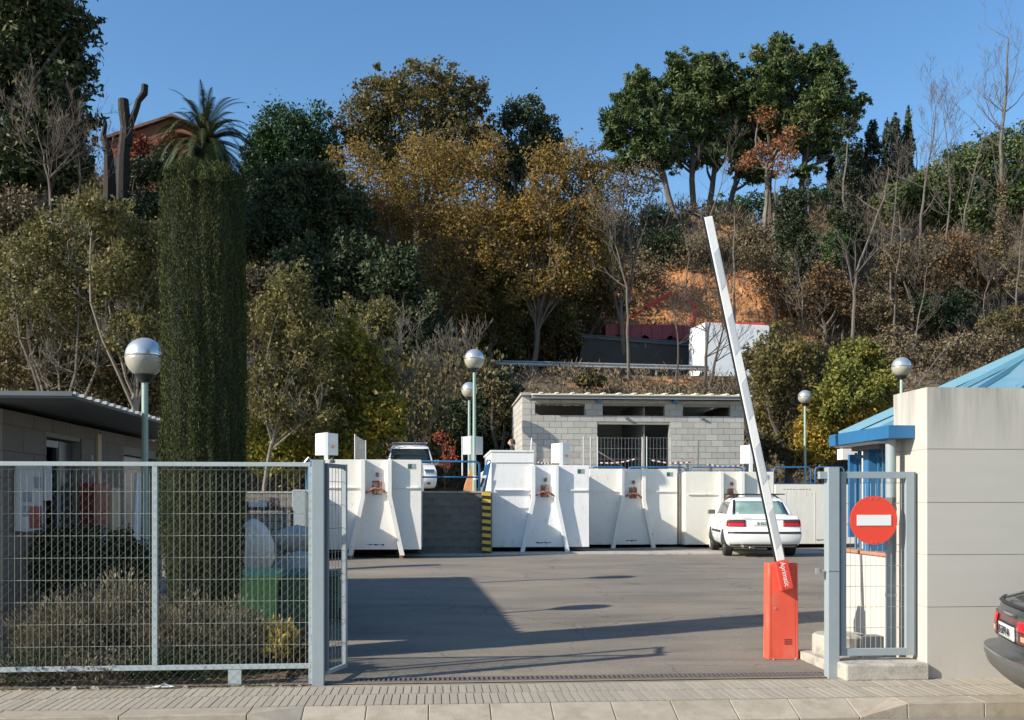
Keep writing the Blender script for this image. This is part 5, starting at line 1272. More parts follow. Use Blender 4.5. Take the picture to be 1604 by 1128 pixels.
# creeper foliage on the house
def plant_cloud(name, label, cat, spec, y, leaf, n, size, zb=None, **k):
    return tree(name, label, cat, spec, y, leaf, n, size, trunk=False, zbase=zb, **k)
tree('creeper_plant', 'red autumn creeper covering the ridge house front', 'creeper', [(218, 235, 26, 26), (252, 250, 22, 22), (200, 258, 18, 20), (232, 278, 26, 20), (268, 222, 16, 14)], 71.2, 'lf_creeper', 2600, .20, tr=.08, dy=.2, squash=.3)
tree('dark_tree', 'dark shadowy evergreen in front of the ridge house below the palm', 'tree', [(222, 268, 22, 20), (248, 262, 22, 26), (205, 285, 20, 16), (268, 250, 16, 22)], 68, 'lf_ivy', 3200, .19, tr=.12)
# palm
py_ = 62; pc = at(321, 228, py_); pb = float(hill(pc.x, py_))
t = thing('palm_tree', 'date palm with arching fronds on the ridge above the clipped cypress', 'palm', (pc.x, py_, pb-.2))
MB().tube([(pc.x, py_, pb-.2), (pc.x, py_, pc.z-1), (pc.x, py_, pc.z)], [.42, .38, .45], 10).lathe((pc.x, py_, pc.z-.9), [(.42, 0), (.62, .4), (.55, .9), (.2, 1.1)], 12).build('trunk', 'bark', t)
QV = []
for k in range(150):
    az = 2*math.pi*k/150*7.03 + random.uniform(-.2, .2); el = R(random.choice([78, 64, 54, 44, 34, 26, 18, 10, 2, -8, -22, -38]) + random.uniform(-6, 6)); Lf = random.uniform(3.7, 4.7)*(1-.12*(el > R(50))); n = 34
    d = Vector((math.cos(az)*math.cos(el), math.sin(az)*math.cos(el), math.sin(el))); p = pc.copy(); side = Vector((-math.sin(az), math.cos(az), 0))
    for i in range(n):
        f = i/n; d = (d + Vector((0, 0, -.055 - .03*f))).normalized(); p = p + d*(Lf/n); ll = .66*math.sin(math.pi*min(1, f*.9+.12))**.7
        u = side.cross(d).normalized()
        for sg in (-1, 1):
            tip_ = p + (side*sg*.75 + d*.8 + Vector((0, 0, -.10)) ) * ll*.62; w_ = d*.042
            QV.append([p-w_, p+w_, tip_+w_*.1, tip_-w_*.1])
        QV.append([p-side*.025, p+side*.025, p+side*.02+d*(Lf/n), p-side*.02+d*(Lf/n)])
quads_obj('crown', np.array([[tuple(v) for v in q] for q in QV]), rng.uniform(0, 1, len(QV)), 'lf_palm', t)

tree('round_pine', 'round dense green stone pine right of the palm', 'pine tree', [(463, 215, 62, 50), (428, 238, 38, 36), (497, 240, 42, 36), (463, 262, 50, 32), (412, 225, 22, 22)], 68, 'lf_round', 13000, .20, tr=.3, clumps=40, sig=.16)
tree('dark_tree', 'dark green tree standing between the palm and stone pine', 'tree', [(400, 265, 28, 32), (425, 300, 32, 28), (395, 300, 30, 30)], 66, 'lf_round', 4500, .2)
tree('oak_tree', 'dark holm oak directly right of the clipped cypress top', 'oak tree', [(415, 318, 40, 36), (455, 290, 38, 36), (405, 370, 40, 45), (450, 345, 45, 40)], 56, 'lf_oak', 13000, .20)
tree('oak_tree', 'olive green oak crown below the stone pine', 'oak tree', [(500, 290, 42, 36), (545, 335, 40, 40), (510, 345, 45, 40), (475, 390, 45, 40)], 57, 'lf_oak', 12000, .20)
tree('oak_tree', 'broad dark oak low behind the yellow leaved tree', 'oak tree', [(560, 420, 50, 45), (520, 450, 50, 45), (600, 470, 50, 45), (545, 500, 45, 40), (470, 430, 45, 45), (600, 530, 40, 30)], 53, 'lf_oak', 17000, .19)
tree('oak_tree', 'dark oak thicket between yellow tree and orange tree', 'oak tree', [(620, 430, 45, 45), (650, 500, 45, 40), (690, 540, 40, 30), (640, 550, 45, 30)], 52, 'lf_oak', 9000, .19)
tree('broad_oak', 'tall brown olive oak crown highest in the middle of the ridge', 'oak tree', [(600, 155, 42, 34), (655, 132, 46, 32), (712, 142, 40, 32), (745, 160, 24, 26), (570, 190, 38, 34), (640, 195, 60, 44), (710, 205, 52, 44), (560, 215, 25, 25), (760, 215, 28, 30), (600, 250, 40, 35), (690, 260, 50, 40)], 68, 'lf_olive', 19000, .22, tr=.4, clumps=24, sig=.19)
tree('tall_tree', 'dark green two headed tree behind the right side of the brown oak', 'tree', [(798, 180, 22, 22), (832, 178, 26, 24), (850, 212, 32, 30), (815, 240, 38, 42), (785, 275, 32, 34), (860, 250, 26, 26), (810, 320, 35, 35)], 70, 'lf_oak', 9500, .22, tr=.3, clumps=20)
tree('autumn_tree', 'largest orange brown autumn tree with bare limbs showing in the centre', 'tree', [(515, 290, 32, 28), (535, 335, 34, 30), (555, 260, 40, 40), (600, 300, 52, 50), (665, 255, 52, 50), (725, 270, 50, 50), (650, 330, 60, 50), (720, 350, 55, 50), (590, 370, 45, 42), (640, 410, 48, 40), (700, 425, 45, 36), (580, 435, 44, 34), (655, 470, 50, 30), (730, 470, 44, 30), (765, 250, 34, 40), (770, 330, 34, 40)], 59, 'lf_orange', 21000, .16, base=690, bark='bark_grey', tr=.30, twigs=10, twdepth=2, fork=.40, clumps=30, sig=.24, twmat='twig_pink')
tree('autumn_tree', 'second orange autumn tree with pale forked trunk right of the centre', 'tree', [(860, 268, 38, 40), (900, 260, 34, 38), (850, 325, 45, 42), (905, 330, 42, 42), (830, 375, 42, 40), (890, 395, 48, 42), (935, 270, 26, 30), (930, 390, 30, 40), (800, 345, 28, 32), (880, 440, 40, 25), (830, 450, 44, 28), (780, 400, 36, 36), (930, 330, 30, 40)], 58, 'lf_orange', 16500, .17, base=830, bark='bark_grey', tr=.16, twigs=6, twmat='bark_grey', fork=.42, clumps=26, sig=.24)
tree('bare_tree', 'reddish grey twiggy crown between orange tree and leaning pine', 'tree', [(960, 290, 34, 40), (990, 310, 40, 36), (940, 340, 34, 30), (1010, 280, 24, 26)], 62, 'lf_brush', 2500, .15, bark='twig_pink', twigs=12, twmat='twig_pink', tr=.18)
# pines
pn = dict(leaf='lf_pine', size=.21, clumps=22, sig=.17, elong=2.0, twigs=1, twdepth=1)
def pine(label, spec, base, y, n, lean=0, fork=.55, tr=.27, bark='bark'):
    tree('pine_tree', label, 'pine tree', spec, y, pn['leaf'], int(n*1.35), pn['size']*.8, base=base, tr=tr, clumps=34, fill=.04, sig=.145, elong=3.2, twigs=1, twdepth=1, fork=fork, bark=bark, group=None, lean=lean)
pine('leftmost pine of the ridge group, with leaning grey trunk', [(1000, 125, 20, 20), (985, 160, 26, 26), (1015, 150, 26, 28), (970, 190, 28, 24), (1005, 200, 38, 32), (965, 222, 24, 18), (1035, 225, 34, 30), (1000, 245, 38, 24), (975, 262, 22, 12)], 1058, 74, 11000, bark='bark_grey')
pine('dark pine with rounded top second from the left of the group', [(1062, 108, 28, 22), (1095, 105, 28, 22), (1078, 135, 42, 30), (1060, 175, 36, 32), (1100, 165, 34, 32), (1070, 215, 36, 28), (1050, 250, 26, 16)], 1089, 75, 11000)
pine('broad pine in the middle of the ridge group', [(1125, 118, 32, 26), (1150, 140, 30, 28), (1118, 160, 38, 32), (1155, 180, 34, 32), (1125, 210, 38, 30), (1160, 225, 28, 24), (1110, 245, 30, 16)], 1112, 76, 11000)
pine('lower dark pine between the two high crowns', [(1180, 170, 28, 30), (1195, 205, 32, 28), (1165, 250, 26, 22), (1185, 275, 28, 18)], 1135, 77, 5500)
pine('tallest pine, with pointed crown left of the bare right sky', [(1222, 70, 18, 14), (1200, 95, 30, 22), (1240, 98, 26, 24), (1215, 125, 42, 28), (1195, 155, 32, 24), (1240, 155, 34, 28), (1215, 185, 34, 24)], 1208, 74.5, 10000)
pine('rightmost pine with side branches reaching into the sky', [(1290, 85, 20, 16), (1270, 115, 26, 22), (1300, 120, 24, 24), (1285, 155, 38, 26), (1322, 140, 16, 9), (1320, 175, 28, 14), (1265, 190, 34, 24), (1300, 200, 32, 18), (1345, 158, 18, 7), (1250, 225, 26, 18), (1285, 238, 32, 14), (1262, 268, 22, 10)], 1247, 74, 10500)
tree('bare_tree', 'rust leaved dying tree under the tallest pine', 'tree', [(1200, 182, 20, 16), (1188, 245, 24, 14), (1215, 232, 26, 16), (1165, 258, 16, 9), (1240, 212, 22, 10)], 73, 'lf_deadfol', 1500, .19, base=1195, bark='bark_pale', tr=.2, twigs=3, twmat='bark_pale', fork=.8)
tree('bare_tree', 'thin brown leaved tree just right of the dying one', 'tree', [(1225, 262, 18, 14), (1240, 240, 14, 14)], 72, 'lf_deadfol', 350, .17, base=1212, bark='bark_grey', tr=.14, twigs=5, twmat='bark_grey', fork=.6)
# cypresses on the ridge
def cypress_far(px, pyt, pyb, w, y, leaf, label, n):
    k = 7; spec = [(px + random.uniform(-1, 1)*w*.1, pyt + (pyb-pyt)*(i+.5)/k, w*(.45 + .55*min(1, (i+.6)/3)), (pyb-pyt)/k*.9) for i in range(k)]
    tree('cypress_tree', label, 'cypress', spec, y, leaf, n, .17, tr=.1, dy=.05, clumps=12, sig=.24, elong=2.2)
cypress_far(1422, 178, 300, 9, 78, 'lf_round', 'slim bright cypress standing highest at the right of the ridge', 3000)
cypress_far(1403, 186, 300, 12, 79, 'lf_ivy', 'dark ragged cypress just left of the slim bright one', 3000)
cypress_far(1366, 198, 330, 15, 78, 'lf_ivy', 'wider dark cypress at the left of the ridge cypress row', 4200)
cypress_far(1344, 225, 340, 11, 77, 'lf_ivy', 'short dark cypress behind the ivy clad trunk', 2600)
cypress_far(1303, 247, 300, 8, 77, 'lf_ivy', 'smallest cypress tip right of the pines', 1200)
cypress_far(1388, 200, 340, 10, 80, 'lf_ivy', 'narrow dark cypress in the middle of the ridge cypress row', 2200)
# ivy trunks
tree('ivy_tree', 'ivy clad broken tree with twiggy head right of the pines', 'tree', [(1330, 200, 14, 16), (1328, 245, 18, 26), (1325, 290, 22, 28), (1322, 335, 22, 28), (1335, 372, 26, 24)], 70, 'lf_ivy', 5500, .18, tr=.2, twigs=4, twmat='bark_grey', dy=.1)
tree('ivy_tree', 'squat ivy covered trunk on the slope below the rightmost pine', 'tree', [(1242, 318, 26, 22), (1238, 350, 28, 26), (1248, 385, 32, 26), (1255, 415, 32, 22)], 68, 'lf_ivy', 5500, .18, tr=.2, dy=.2)
tree('hedge_plant', 'clipped looking dark green hedge along the ridge beyond the pines', 'hedge', [(1120+26*i, 334-3.5*i+4*math.sin(i*2), 24, 22) for i in range(13)], 84, 'lf_round', 9000, .22, trunk=False)
tree('umbrella_pine', 'dark green rounded pine mass rising at the right edge of the picture', 'pine tree', [(1604, 222, 40, 26), (1570, 235, 40, 26), (1635, 240, 50, 40), (1590, 270, 55, 40), (1600, 320, 60, 45), (1560, 310, 45, 40), (1650, 290, 60, 60)], 73, 'lf_pine', 12000, .23)
tree('umbrella_pine', 'dark green pine mass sloping down left of the edge one', 'pine tree', [(1525, 250, 38, 26), (1490, 268, 36, 26), (1520, 290, 46, 40), (1475, 310, 42, 40), (1520, 345, 50, 38)], 73.5, 'lf_pine', 13000, .23)
tree('umbrella_pine', 'lowest left part of the dark pine slope beside the cypress row', 'pine tree', [(1450, 290, 30, 22), (1425, 308, 30, 24), (1400, 325, 30, 26), (1440, 335, 40, 34), (1390, 360, 36, 30)], 74, 'lf_pine', 10000, .23)
# bare trees
def bare(label, pts_px, y, r0, m='bark_grey', kids=9, L=2.2, depth=3, leafy=0, leaf='lf_brush', up=.16, rmin=.0065, cat='tree', spreadd=.75):
    b0 = at(*pts_px[0], y); z = (float(hill(b0.x, y)) if y > 38 else PLAT); t = thing('bare_tree', label, cat, (b0.x, y, z-.2))
    P = [Vector((b0.x, y, z-.2))] + [at(px, py, y) for px, py in pts_px if at(px, py, y).z > z+.1]
    # densify
    Q = []
    for a, b_ in zip(P, P[1:]):
        for i in range(3): Q.append(a.lerp(b_, i/3) + Vector((random.uniform(-1, 1), random.uniform(-1, 1), 0))*.05)
    Q.append(P[-1]); B = MB(); n = len(Q); r0 *= .75; depth += (depth == 3); kids = int(kids*.9); rad = [max(.025, r0*(1-.8*i/(n-1))) for i in range(n)]; B.tube(Q, rad, 7)
    for k in range(kids):
        f = random.uniform(.38, 1); i = min(n-1, int(f*n)); d = Vector(unitv(1)[0]); d.z = abs(d.z)*.7 + .45; d.x *= 1.3
        grow(B, Q[i], d, L*(1.25-.6*f)*random.uniform(.7, 1.2), rad[i]*.5, depth, 4, up, .25, (2, 4 if depth < 4 else 3), .64, spreadd, rmin)
    B.build('trunk', m, t)
    if leafy:
        c = np.array([tuple(q) for q in Q[n//2:]]); idx = rng.integers(0, len(c), leafy); Pp = c[idx] + rng.normal(size=(leafy, 3))*L*.38
        quads_obj('crown', leaf_quads(Pp, .15), rng.uniform(0, 1, leafy), leaf, t)
    return t
bare('tallest bare tree with ivy wrapped trunk near the right edge', [(1572, 470), (1572, 380), (1570, 300), (1568, 230), (1576, 150), (1580, 60)], 66, .30, kids=16, L=3.2)
tree('ivy_tree', 'brown dead ivy wrapped round the tallest bare tree', 'creeper', [(1571, 300, 7, 20), (1570, 335, 9, 22), (1568, 370, 13, 24), (1568, 410, 16, 24)], 65.6, 'lf_brush', 1500, .16, trunk=False, dy=.05)
bare('bare Y shaped tree standing clear on the right slope', [(1335, 540), (1338, 470), (1340, 430), (1362, 370), (1385, 310), (1392, 262)], 62, .19, kids=12, L=3.0)
t_ = bare('left fork of twiggy branches of the Y shaped slope tree', [(1341, 432), (1318, 395), (1290, 362), (1272, 330)], 62, .13, kids=8, L=2.4) if False else None
bare('bare tree with curved stem left of the pine mass', [(1440, 420), (1443, 340), (1452, 270), (1462, 215), (1466, 165)], 68, .17, kids=12, L=2.6)
bare('thin bare tree rising between cypress row and curved stem', [(1480, 400), (1490, 300), (1484, 230), (1478, 175)], 69, .13, kids=10, L=2.4)
bare('bare tree leaning right before the dark pine mass', [(1500, 430), (1512, 330), (1530, 250), (1545, 205)], 67, .14, kids=10, L=2.2)
bare('bare sapling at the far right edge of the slope', [(1592, 470), (1598, 400), (1604, 330)], 64, .12, kids=8, L=2.0)
bare('grey bare tree in front of the orange earth on its left', [(985, 610), (984, 520), (982, 450), (968, 400), (955, 360)], 51, .12, kids=9, L=2.4)
bare('pale straight dead pole rising beside the barrier arm tip', [(1150, 470), (1149, 400), (1150, 338)], 63, .13, m='bark_pale', kids=1, L=.8, depth=1)
bare('many stemmed bare tree in front of the white truck', [(1102, 612), (1106, 560), (1112, 500), (1110, 450)], 50, .16, kids=12, L=2.3, m='bark')
bare('forked bare tree right of the many stemmed one', [(1108, 612), (1128, 540), (1146, 470)], 50.5, .12, kids=8, L=2.0, m='bark')
bare('slim bare sapling left of the white truck', [(1060, 612), (1062, 540), (1056, 480)], 51, .10, kids=9, L=1.9, m='bark')
bare('bare twiggy bush tree at the upper left below the conifer', [(80, 320), (72, 260), (60, 215)], 47, .12, kids=16, L=2.6, m='twig_pink')
bare('bare saplings below the dead stubs at upper left', [(120, 330), (126, 280), (122, 240)], 47.5, .08, kids=10, L=2.0, m='twig_pink')
bare('bare stem on the ridge directly under the leaning pine', [(1110, 345), (1130, 290), (1140, 230)], 72, .10, kids=8, L=2.0)
bare('bare leaning stem in front of the cypress row', [(1395, 400), (1402, 320), (1408, 250)], 66, .11, kids=10, L=2.0)
bare('bare grey bush on the right slope above the blue roof', [(1545, 520), (1540, 470), (1550, 440)], 62, .10, kids=12, L=2.0)
bare('fallen looking grey stem above the right globe lamp', [(1440, 600), (1470, 560), (1510, 520)], 52, .09, kids=4, L=1.2)
bare('twiggy grey tree behind the white van', [(650, 700), (640, 660), (620, 610), (600, 575)], 36.0, .09, kids=14, L=1.9, m='bark_grey', leafy=150, leaf='lf_plane')
bare('second twiggy tree fanning right behind the white van', [(655, 700), (680, 650), (700, 610), (722, 585)], 36.5, .08, kids=14, L=1.7, m='bark_grey', leafy=150, leaf='lf_plane')
bare('slim bare tree rising from the brown brush right of the Y shaped tree', [(1400, 520), (1404, 440), (1412, 380), (1408, 330)], 63, .12, kids=9, L=2.2)
bare('leaning bare stem low on the right slope beside the dark green bush', [(1430, 540), (1445, 470), (1452, 420)], 62.5, .10, kids=9, L=2.0)
bare('bare sapling between the dead pole and the Y shaped tree', [(1255, 540), (1258, 470), (1250, 420)], 62.5, .10, kids=9, L=2.0)
bare('bare sapling above the orange earth right of the crane arm', [(1075, 440), (1080, 400), (1072, 365)], 68, .08, kids=7, L=1.8)
# --- front rows
tree('plane_tree', 'plane tree with pale spreading bare limbs behind the hut roof', 'plane tree', [(35, 400, 55, 42), (100, 370, 50, 45), (60, 455, 60, 45), (140, 430, 50, 45), (20, 500, 50, 40), (110, 500, 55, 40)], 34.5, 'lf_plane', 6800, .125, base=95, bark='bark_pale', tr=.12, twigs=17, twmat='bark_pale', fork=.30, clumps=30, sig=.2)
tree('plane_tree', 'yellow olive plane tree top reaching up left of the clipped cypress', 'plane tree', [(150, 330, 34, 30), (190, 370, 42, 42), (235, 390, 38, 45), (180, 430, 45, 40), (235, 460, 40, 45), (210, 520, 45, 40)], 34, 'lf_plane', 7200, .13, base=215, bark='bark_pale', tr=.12, twigs=9, twmat='bark_pale', clumps=28, sig=.2)
tree('plane_tree', 'low olive foliage mass behind the hut roof edge', 'tree', [(30, 560, 50, 40), (100, 580, 50, 40), (170, 580, 50, 45), (230, 600, 40, 50), (200, 640, 40, 25)], 36, 'lf_mixed', 8000, .14, bark='bark_grey', tr=.1, twigs=4, clumps=24)
tree('plane_tree', 'yellow green tree with slim pale trunk behind the fence and bins', 'plane tree', [(455, 455, 42, 36), (430, 505, 46, 42), (490, 520, 42, 42), (440, 575, 52, 45), (500, 590, 42, 42), (420, 630, 42, 35), (480, 650, 50, 35)], 34.5, 'lf_plane', 9500, .12, base=413, bark='bark_pale', tr=.08, twigs=14, twmat='bark_pale', fork=.45, clumps=34, sig=.2)
tree('leafy_tree', 'yellow green foliage mass between the pale trunk tree and the white van', 'tree', [(555, 545, 36, 36), (580, 590, 40, 40), (545, 630, 45, 40), (600, 650, 36, 36), (560, 690, 45, 32), (510, 700, 40, 30), (450, 710, 45, 36), (410, 700, 36, 40)], 36, 'lf_yellow', 12500, .14, clumps=30, twigs=2, bark='bark_grey', tr=.1)
tree('leafy_tree', 'olive yellow tree rising over the guard rail left of the lamp globe', 'tree', [(600, 500, 30, 30), (560, 505, 34, 34), (530, 560, 30, 40)], 40, 'lf_plane', 4000, .15, bark='bark_grey', twigs=3)
tree('shrub', 'yellow olive shrub on the bank behind the taller lamp globe', 'shrub', [(700, 500, 36, 34), (740, 480, 38, 38), (720, 530, 44, 26), (770, 515, 36, 28)], 63.0, 'lf_plane', 6000, .16)
tree('shrub', 'olive green shrub on the bank above the block building left corner', 'shrub', [(810, 505, 38, 36), (850, 520, 38, 30), (790, 540, 36, 20), (880, 505, 30, 26)], 62.3, 'lf_plane', 5500, .17)
tree('shrub', 'dark green juniper bush under the second orange tree', 'shrub', [(800, 430, 36, 30), (870, 440, 42, 30), (835, 460, 46, 30)], 63, 'lf_ivy', 6500, .17)
tree('shrub', 'red leaved shrub beside the white van and tall lamp pole', 'shrub', [(688, 684, 13, 9), (704, 700, 11, 10), (700, 722, 14, 10)], 34, 'lf_red', 170, .10, tr=.03, twigs=3)
tree('shrub', 'dark evergreen thicket in the gap behind the two lamp poles', 'shrub', [(740, 640, 40, 36), (785, 620, 30, 34), (770, 680, 40, 34), (720, 690, 34, 30), (800, 660, 24, 40)], 40, 'lf_ivy', 7500, .15)
tree('shrub', 'brownish leafy bush left of the block building parapet', 'shrub', [(790, 640, 26, 24), (775, 610, 22, 16)], 38.5, 'lf_mixed', 1800, .12, twigs=4)
tree('poplar_tree', 'green topped poplar turning yellow behind the far globe lamp', 'poplar', [(1345, 552, 32, 26), (1320, 585, 30, 26), (1368, 585, 28, 30), (1345, 610, 42, 30), (1305, 625, 36, 34), (1390, 600, 24, 34)], 35.2, 'lf_poplar_green', 9500, .125, clumps=30, sig=.18)
tree('poplar_tree', 'golden lower poplar foliage right of the far globe lamp pole', 'poplar', [(1300, 640, 34, 30), (1285, 700, 34, 28), (1345, 650, 44, 30), (1310, 670, 38, 34), (1380, 660, 28, 32), (1290, 700, 26, 26), (1340, 700, 42, 28), (1375, 700, 24, 24), (1270, 680, 28, 40), (1290, 640, 26, 26)], 35.6, 'lf_poplar_gold', 9500, .12, clumps=30, sig=.18)
tree('leafy_tree', 'green and brown mixed foliage right of the raised barrier arm', 'tree', [(1215, 545, 36, 30), (1255, 560, 36, 34), (1200, 590, 32, 34), (1240, 620, 36, 36), (1205, 650, 30, 34), (1245, 680, 30, 34), (1205, 700, 32, 26), (1250, 715, 34, 22), (1280, 600, 26, 40)], 37, 'lf_olive', 9500, .13, twigs=4, bark='bark_grey')
tree('shrub', 'rust orange bush on the right slope above the orange earth', 'shrub', [(1290, 450, 36, 36), (1320, 470, 30, 26), (1260, 470, 30, 28)], 65, 'lf_rusty', 3500, .16, twigs=2, bark='bark_grey')
tree('shrub', 'dark green bush low on the right slope', 'shrub', [(1480, 492, 34, 28), (1510, 480, 28, 26), (1455, 480, 26, 22)], 64, 'lf_ivy', 4200, .17)
tree('shrub', 'small bright green bush under the squat ivy trunk', 'shrub', [(1310, 385, 22, 22), (1300, 410, 18, 14)], 66, 'lf_round', 1600, .16)
tree('shrub', 'brown creeper draped bush beneath the curved bare stem', 'shrub', [(1420, 430, 36, 34), (1460, 400, 30, 34), (1400, 400, 26, 24)], 66, 'lf_brush', 4000, .17, twigs=2, bark='bark_grey')
tree('shrub', 'rusty draped creeper right of the brown draped bush', 'shrub', [(1500, 400, 30, 36), (1470, 440, 24, 22), (1530, 420, 26, 32)], 66, 'lf_rusty', 3200, .16)
tree('shrub', 'brown bush left of the dead pole on the slope', 'shrub', [(1215, 430, 34, 30), (1190, 400, 28, 22), (1235, 465, 28, 24)], 66, 'lf_brush', 3600, .16, twigs=2)
tree('shrub', 'dark shadowy bush just below the leaning pine base', 'shrub', [(1030, 378, 34, 24), (1060, 395, 26, 20), (1000, 390, 26, 20)], 71, 'lf_ivy', 2600, .18)
tree('agave_plant', 'pale spiky plants at the foot of the leaning pine', 'plant', [(1022, 338, 18, 9), (1040, 345, 12, 7)], 73.5, 'lf_agave', 260, .45, elong=3.5, trunk=False)
tree('shrub', 'straw coloured brush on the right above the pale wall', 'shrub', [(1450, 560, 44, 26), (1500, 550, 44, 24), (1400, 540, 36, 26), (1550, 540, 36, 26)], 55.5, 'lf_brush', 4500, .15, twigs=6, bark='bark_grey', zbase=RZ-.3)
tree('leafy_tree', 'olive understory tree left below the largest autumn tree', 'tree', [(560, 600, 36, 24), (610, 612, 40, 24), (655, 625, 40, 24), (600, 640, 50, 28), (690, 640, 36, 26)], 47, 'lf_plane', 8000, .15, twigs=4, bark='bark_grey')
tree('leafy_tree', 'yellow brown understory tree between the two autumn trees', 'tree', [(760, 470, 34, 36), (790, 500, 34, 28), (745, 440, 30, 28), (770, 420, 28, 30)], 61, 'lf_olive', 5000, .16, twigs=4, bark='bark_grey', zbase=RZ)
tree('leafy_tree', 'dull olive bush tree right of the second autumn trunk', 'tree', [(900, 480, 36, 30), (940, 440, 34, 34), (870, 490, 30, 24)], 63, 'lf_olive', 4500, .16, twigs=4, bark='bark_grey')
tree('shrub', 'yellow tinged shrub lit behind the guard rail under the autumn trees', 'shrub', [(690, 545, 34, 22), (740, 538, 34, 24), (790, 545, 30, 20)], 62.6, 'lf_yellow', 3600, .16, twigs=3)
tree('shrub', 'rust brown shrub behind the guard rail left of the dark terrace', 'shrub', [(850, 545, 30, 20), (890, 535, 26, 22)], 62.8, 'lf_rusty', 2200, .16, twigs=3)
tree('shrub', 'green yellow bush climbing beneath the centre orange tree', 'shrub', [(690, 450, 30, 26), (730, 430, 26, 22)], 60.5, 'lf_yellow', 1800, .15, zbase=RZ)

for i, (px, py, r, y, lf, lab) in enumerate([
    (20, 335, 60, 46, 'lf_brush', 'brown brush clump at the far left below the conifer'), (150, 350, 50, 46, 'lf_mixed', 'mixed brush clump above the plane trees on the left'),
    (240, 320, 40, 50, 'lf_ivy', 'dark bush under the ridge house and palm'), (330, 320, 50, 52, 'lf_ivy', 'dark bush hidden mostly behind the clipped cypress'),
    (395, 440, 40, 45, 'lf_brush', 'brown bush peeking right of the clipped cypress'), (950, 470, 36, 64, 'lf_brush', 'brown brush left of the orange earth bank'),
    (1000, 420, 42, 67, 'lf_brush', 'grey brown brush above the folded crane arm'), (1100, 390, 36, 70, 'lf_brush', 'brown brush under the ridge at the dead pole'),
    (1180, 370, 30, 72, 'lf_brush', 'brown brush below the tallest pine'), (1380, 480, 36, 64, 'lf_brush', 'brown brush right of the Y shaped tree'),
    (1580, 500, 36, 62, 'lf_mixed', 'mixed brush above the blue roof at the right edge'), (1560, 430, 36, 66, 'lf_brush', 'brown brush below the tallest bare tree'),
    (925, 592, 18, 48, 'lf_mixed', 'green brown bush left on the bank above the block building'), (1190, 560, 26, 52, 'lf_mixed', 'bush at the right end of the white truck')]):
    tree('shrub', lab, 'shrub', [(px, py, r, r*.6), (px+r*.6, py+r*.35, r*.7, r*.45), (px-r*.6, py+r*.3, r*.7, r*.5)], y, lf, int(r*55), .16, twigs=3, bark='bark_grey', tr=.06, zbase=(RZ-.4 if 53 < y < 62 else None))

# undergrowth on the slopes
def scatter(name, n, ylo, yhi, pxlo, pxhi, leaf, size, h, elong, avoid=None, upw=1.0, per=14, spread=.5, kindl=None):
    y = rng.uniform(ylo, yhi, n); px = rng.uniform(pxlo, pxhi, n); s = (px-802)/F; k = (sa+s*ca)/(ca-s*sa); x = k*y; z = hill(x, y)
    keep = (np.sin(x*.9+y*.6)+np.sin(x*.37-y*1.1+1)+rng.normal(size=n)*.8) > -.9
    t = y/(ca-s*sa); pyy = HZ-(z-EYE)*F/t
    bareE = (np.abs(px-1095) < 140) & (np.abs(pyy-480) < 50) & (y > 60) & (rng.uniform(0, 1, n) < .86)
    keep &= ~bareE
    x, y, z = x[keep], y[keep], z[keep]; n2 = len(x); hh = h*rng.uniform(.4, 1.3, n2)
    c = np.repeat(np.stack([x, y, z], 1), per, 0); H = np.repeat(hh, per)[:, None]; base = np.repeat(rng.uniform(0, 1, n2), per)
    u = unitv(len(c)); q = u*np.array([.75, .75, .5])*H*rng.uniform(.3, 1, (len(c), 1)) + np.array([0, 0, .45])*H
    ax = u*np.array([spread, spread, .5]) + np.array([0, 0, upw])
    V = leaf_quads(c+q, size, elong, axis=ax, spread=.35)
    o = quads_obj(name, V, .5*base+.5*rng.uniform(0, 1, len(c)), leaf, kind='stuff'); return o
def lab(o, l, c): tag(o, l, c)
lab(scatter('dry_brush', 5000, 61.6, 78, -80, 1700, 'tw_dry', .035, 1.6, 20, per=16, upw=.7, spread=1.0), 'tangled dry grey brown twigs covering the slope above the upper road', 'brush')
lab(scatter('slope_foliage', 4200, 61.6, 78, -80, 1700, 'lf_mixed', .14, 1.3, 1.5, per=21), 'mixed low brown green foliage covering the slope above the upper road', 'undergrowth')
lab(scatter('bank_brush', 2600, 38.3, 53.4, -80, 1700, 'tw_dry', .030, .8, 16, per=14, upw=.7, spread=1.0), 'dry twigs and stalks on the bank below the upper road', 'brush')
lab(scatter('bank_foliage', 4200, 38.3, 53.4, -80, 1700, 'lf_brush', .10, .55, 1.5, per=16), 'low brown grass and leaves on the bank below the upper road', 'undergrowth')
lab(scatter('thicket_foliage', 1700, 38.3, 53.4, -80, 780, 'lf_mixed', .15, 2.0, 1.5, per=34), 'dense mixed green thicket on the left bank', 'undergrowth')
lab(scatter('thicket_foliage', 1900, 61.8, 74, -80, 930, 'lf_olive', .17, 2.2, 1.5, per=34), 'dense olive brown thicket on the left upper slope', 'undergrowth')

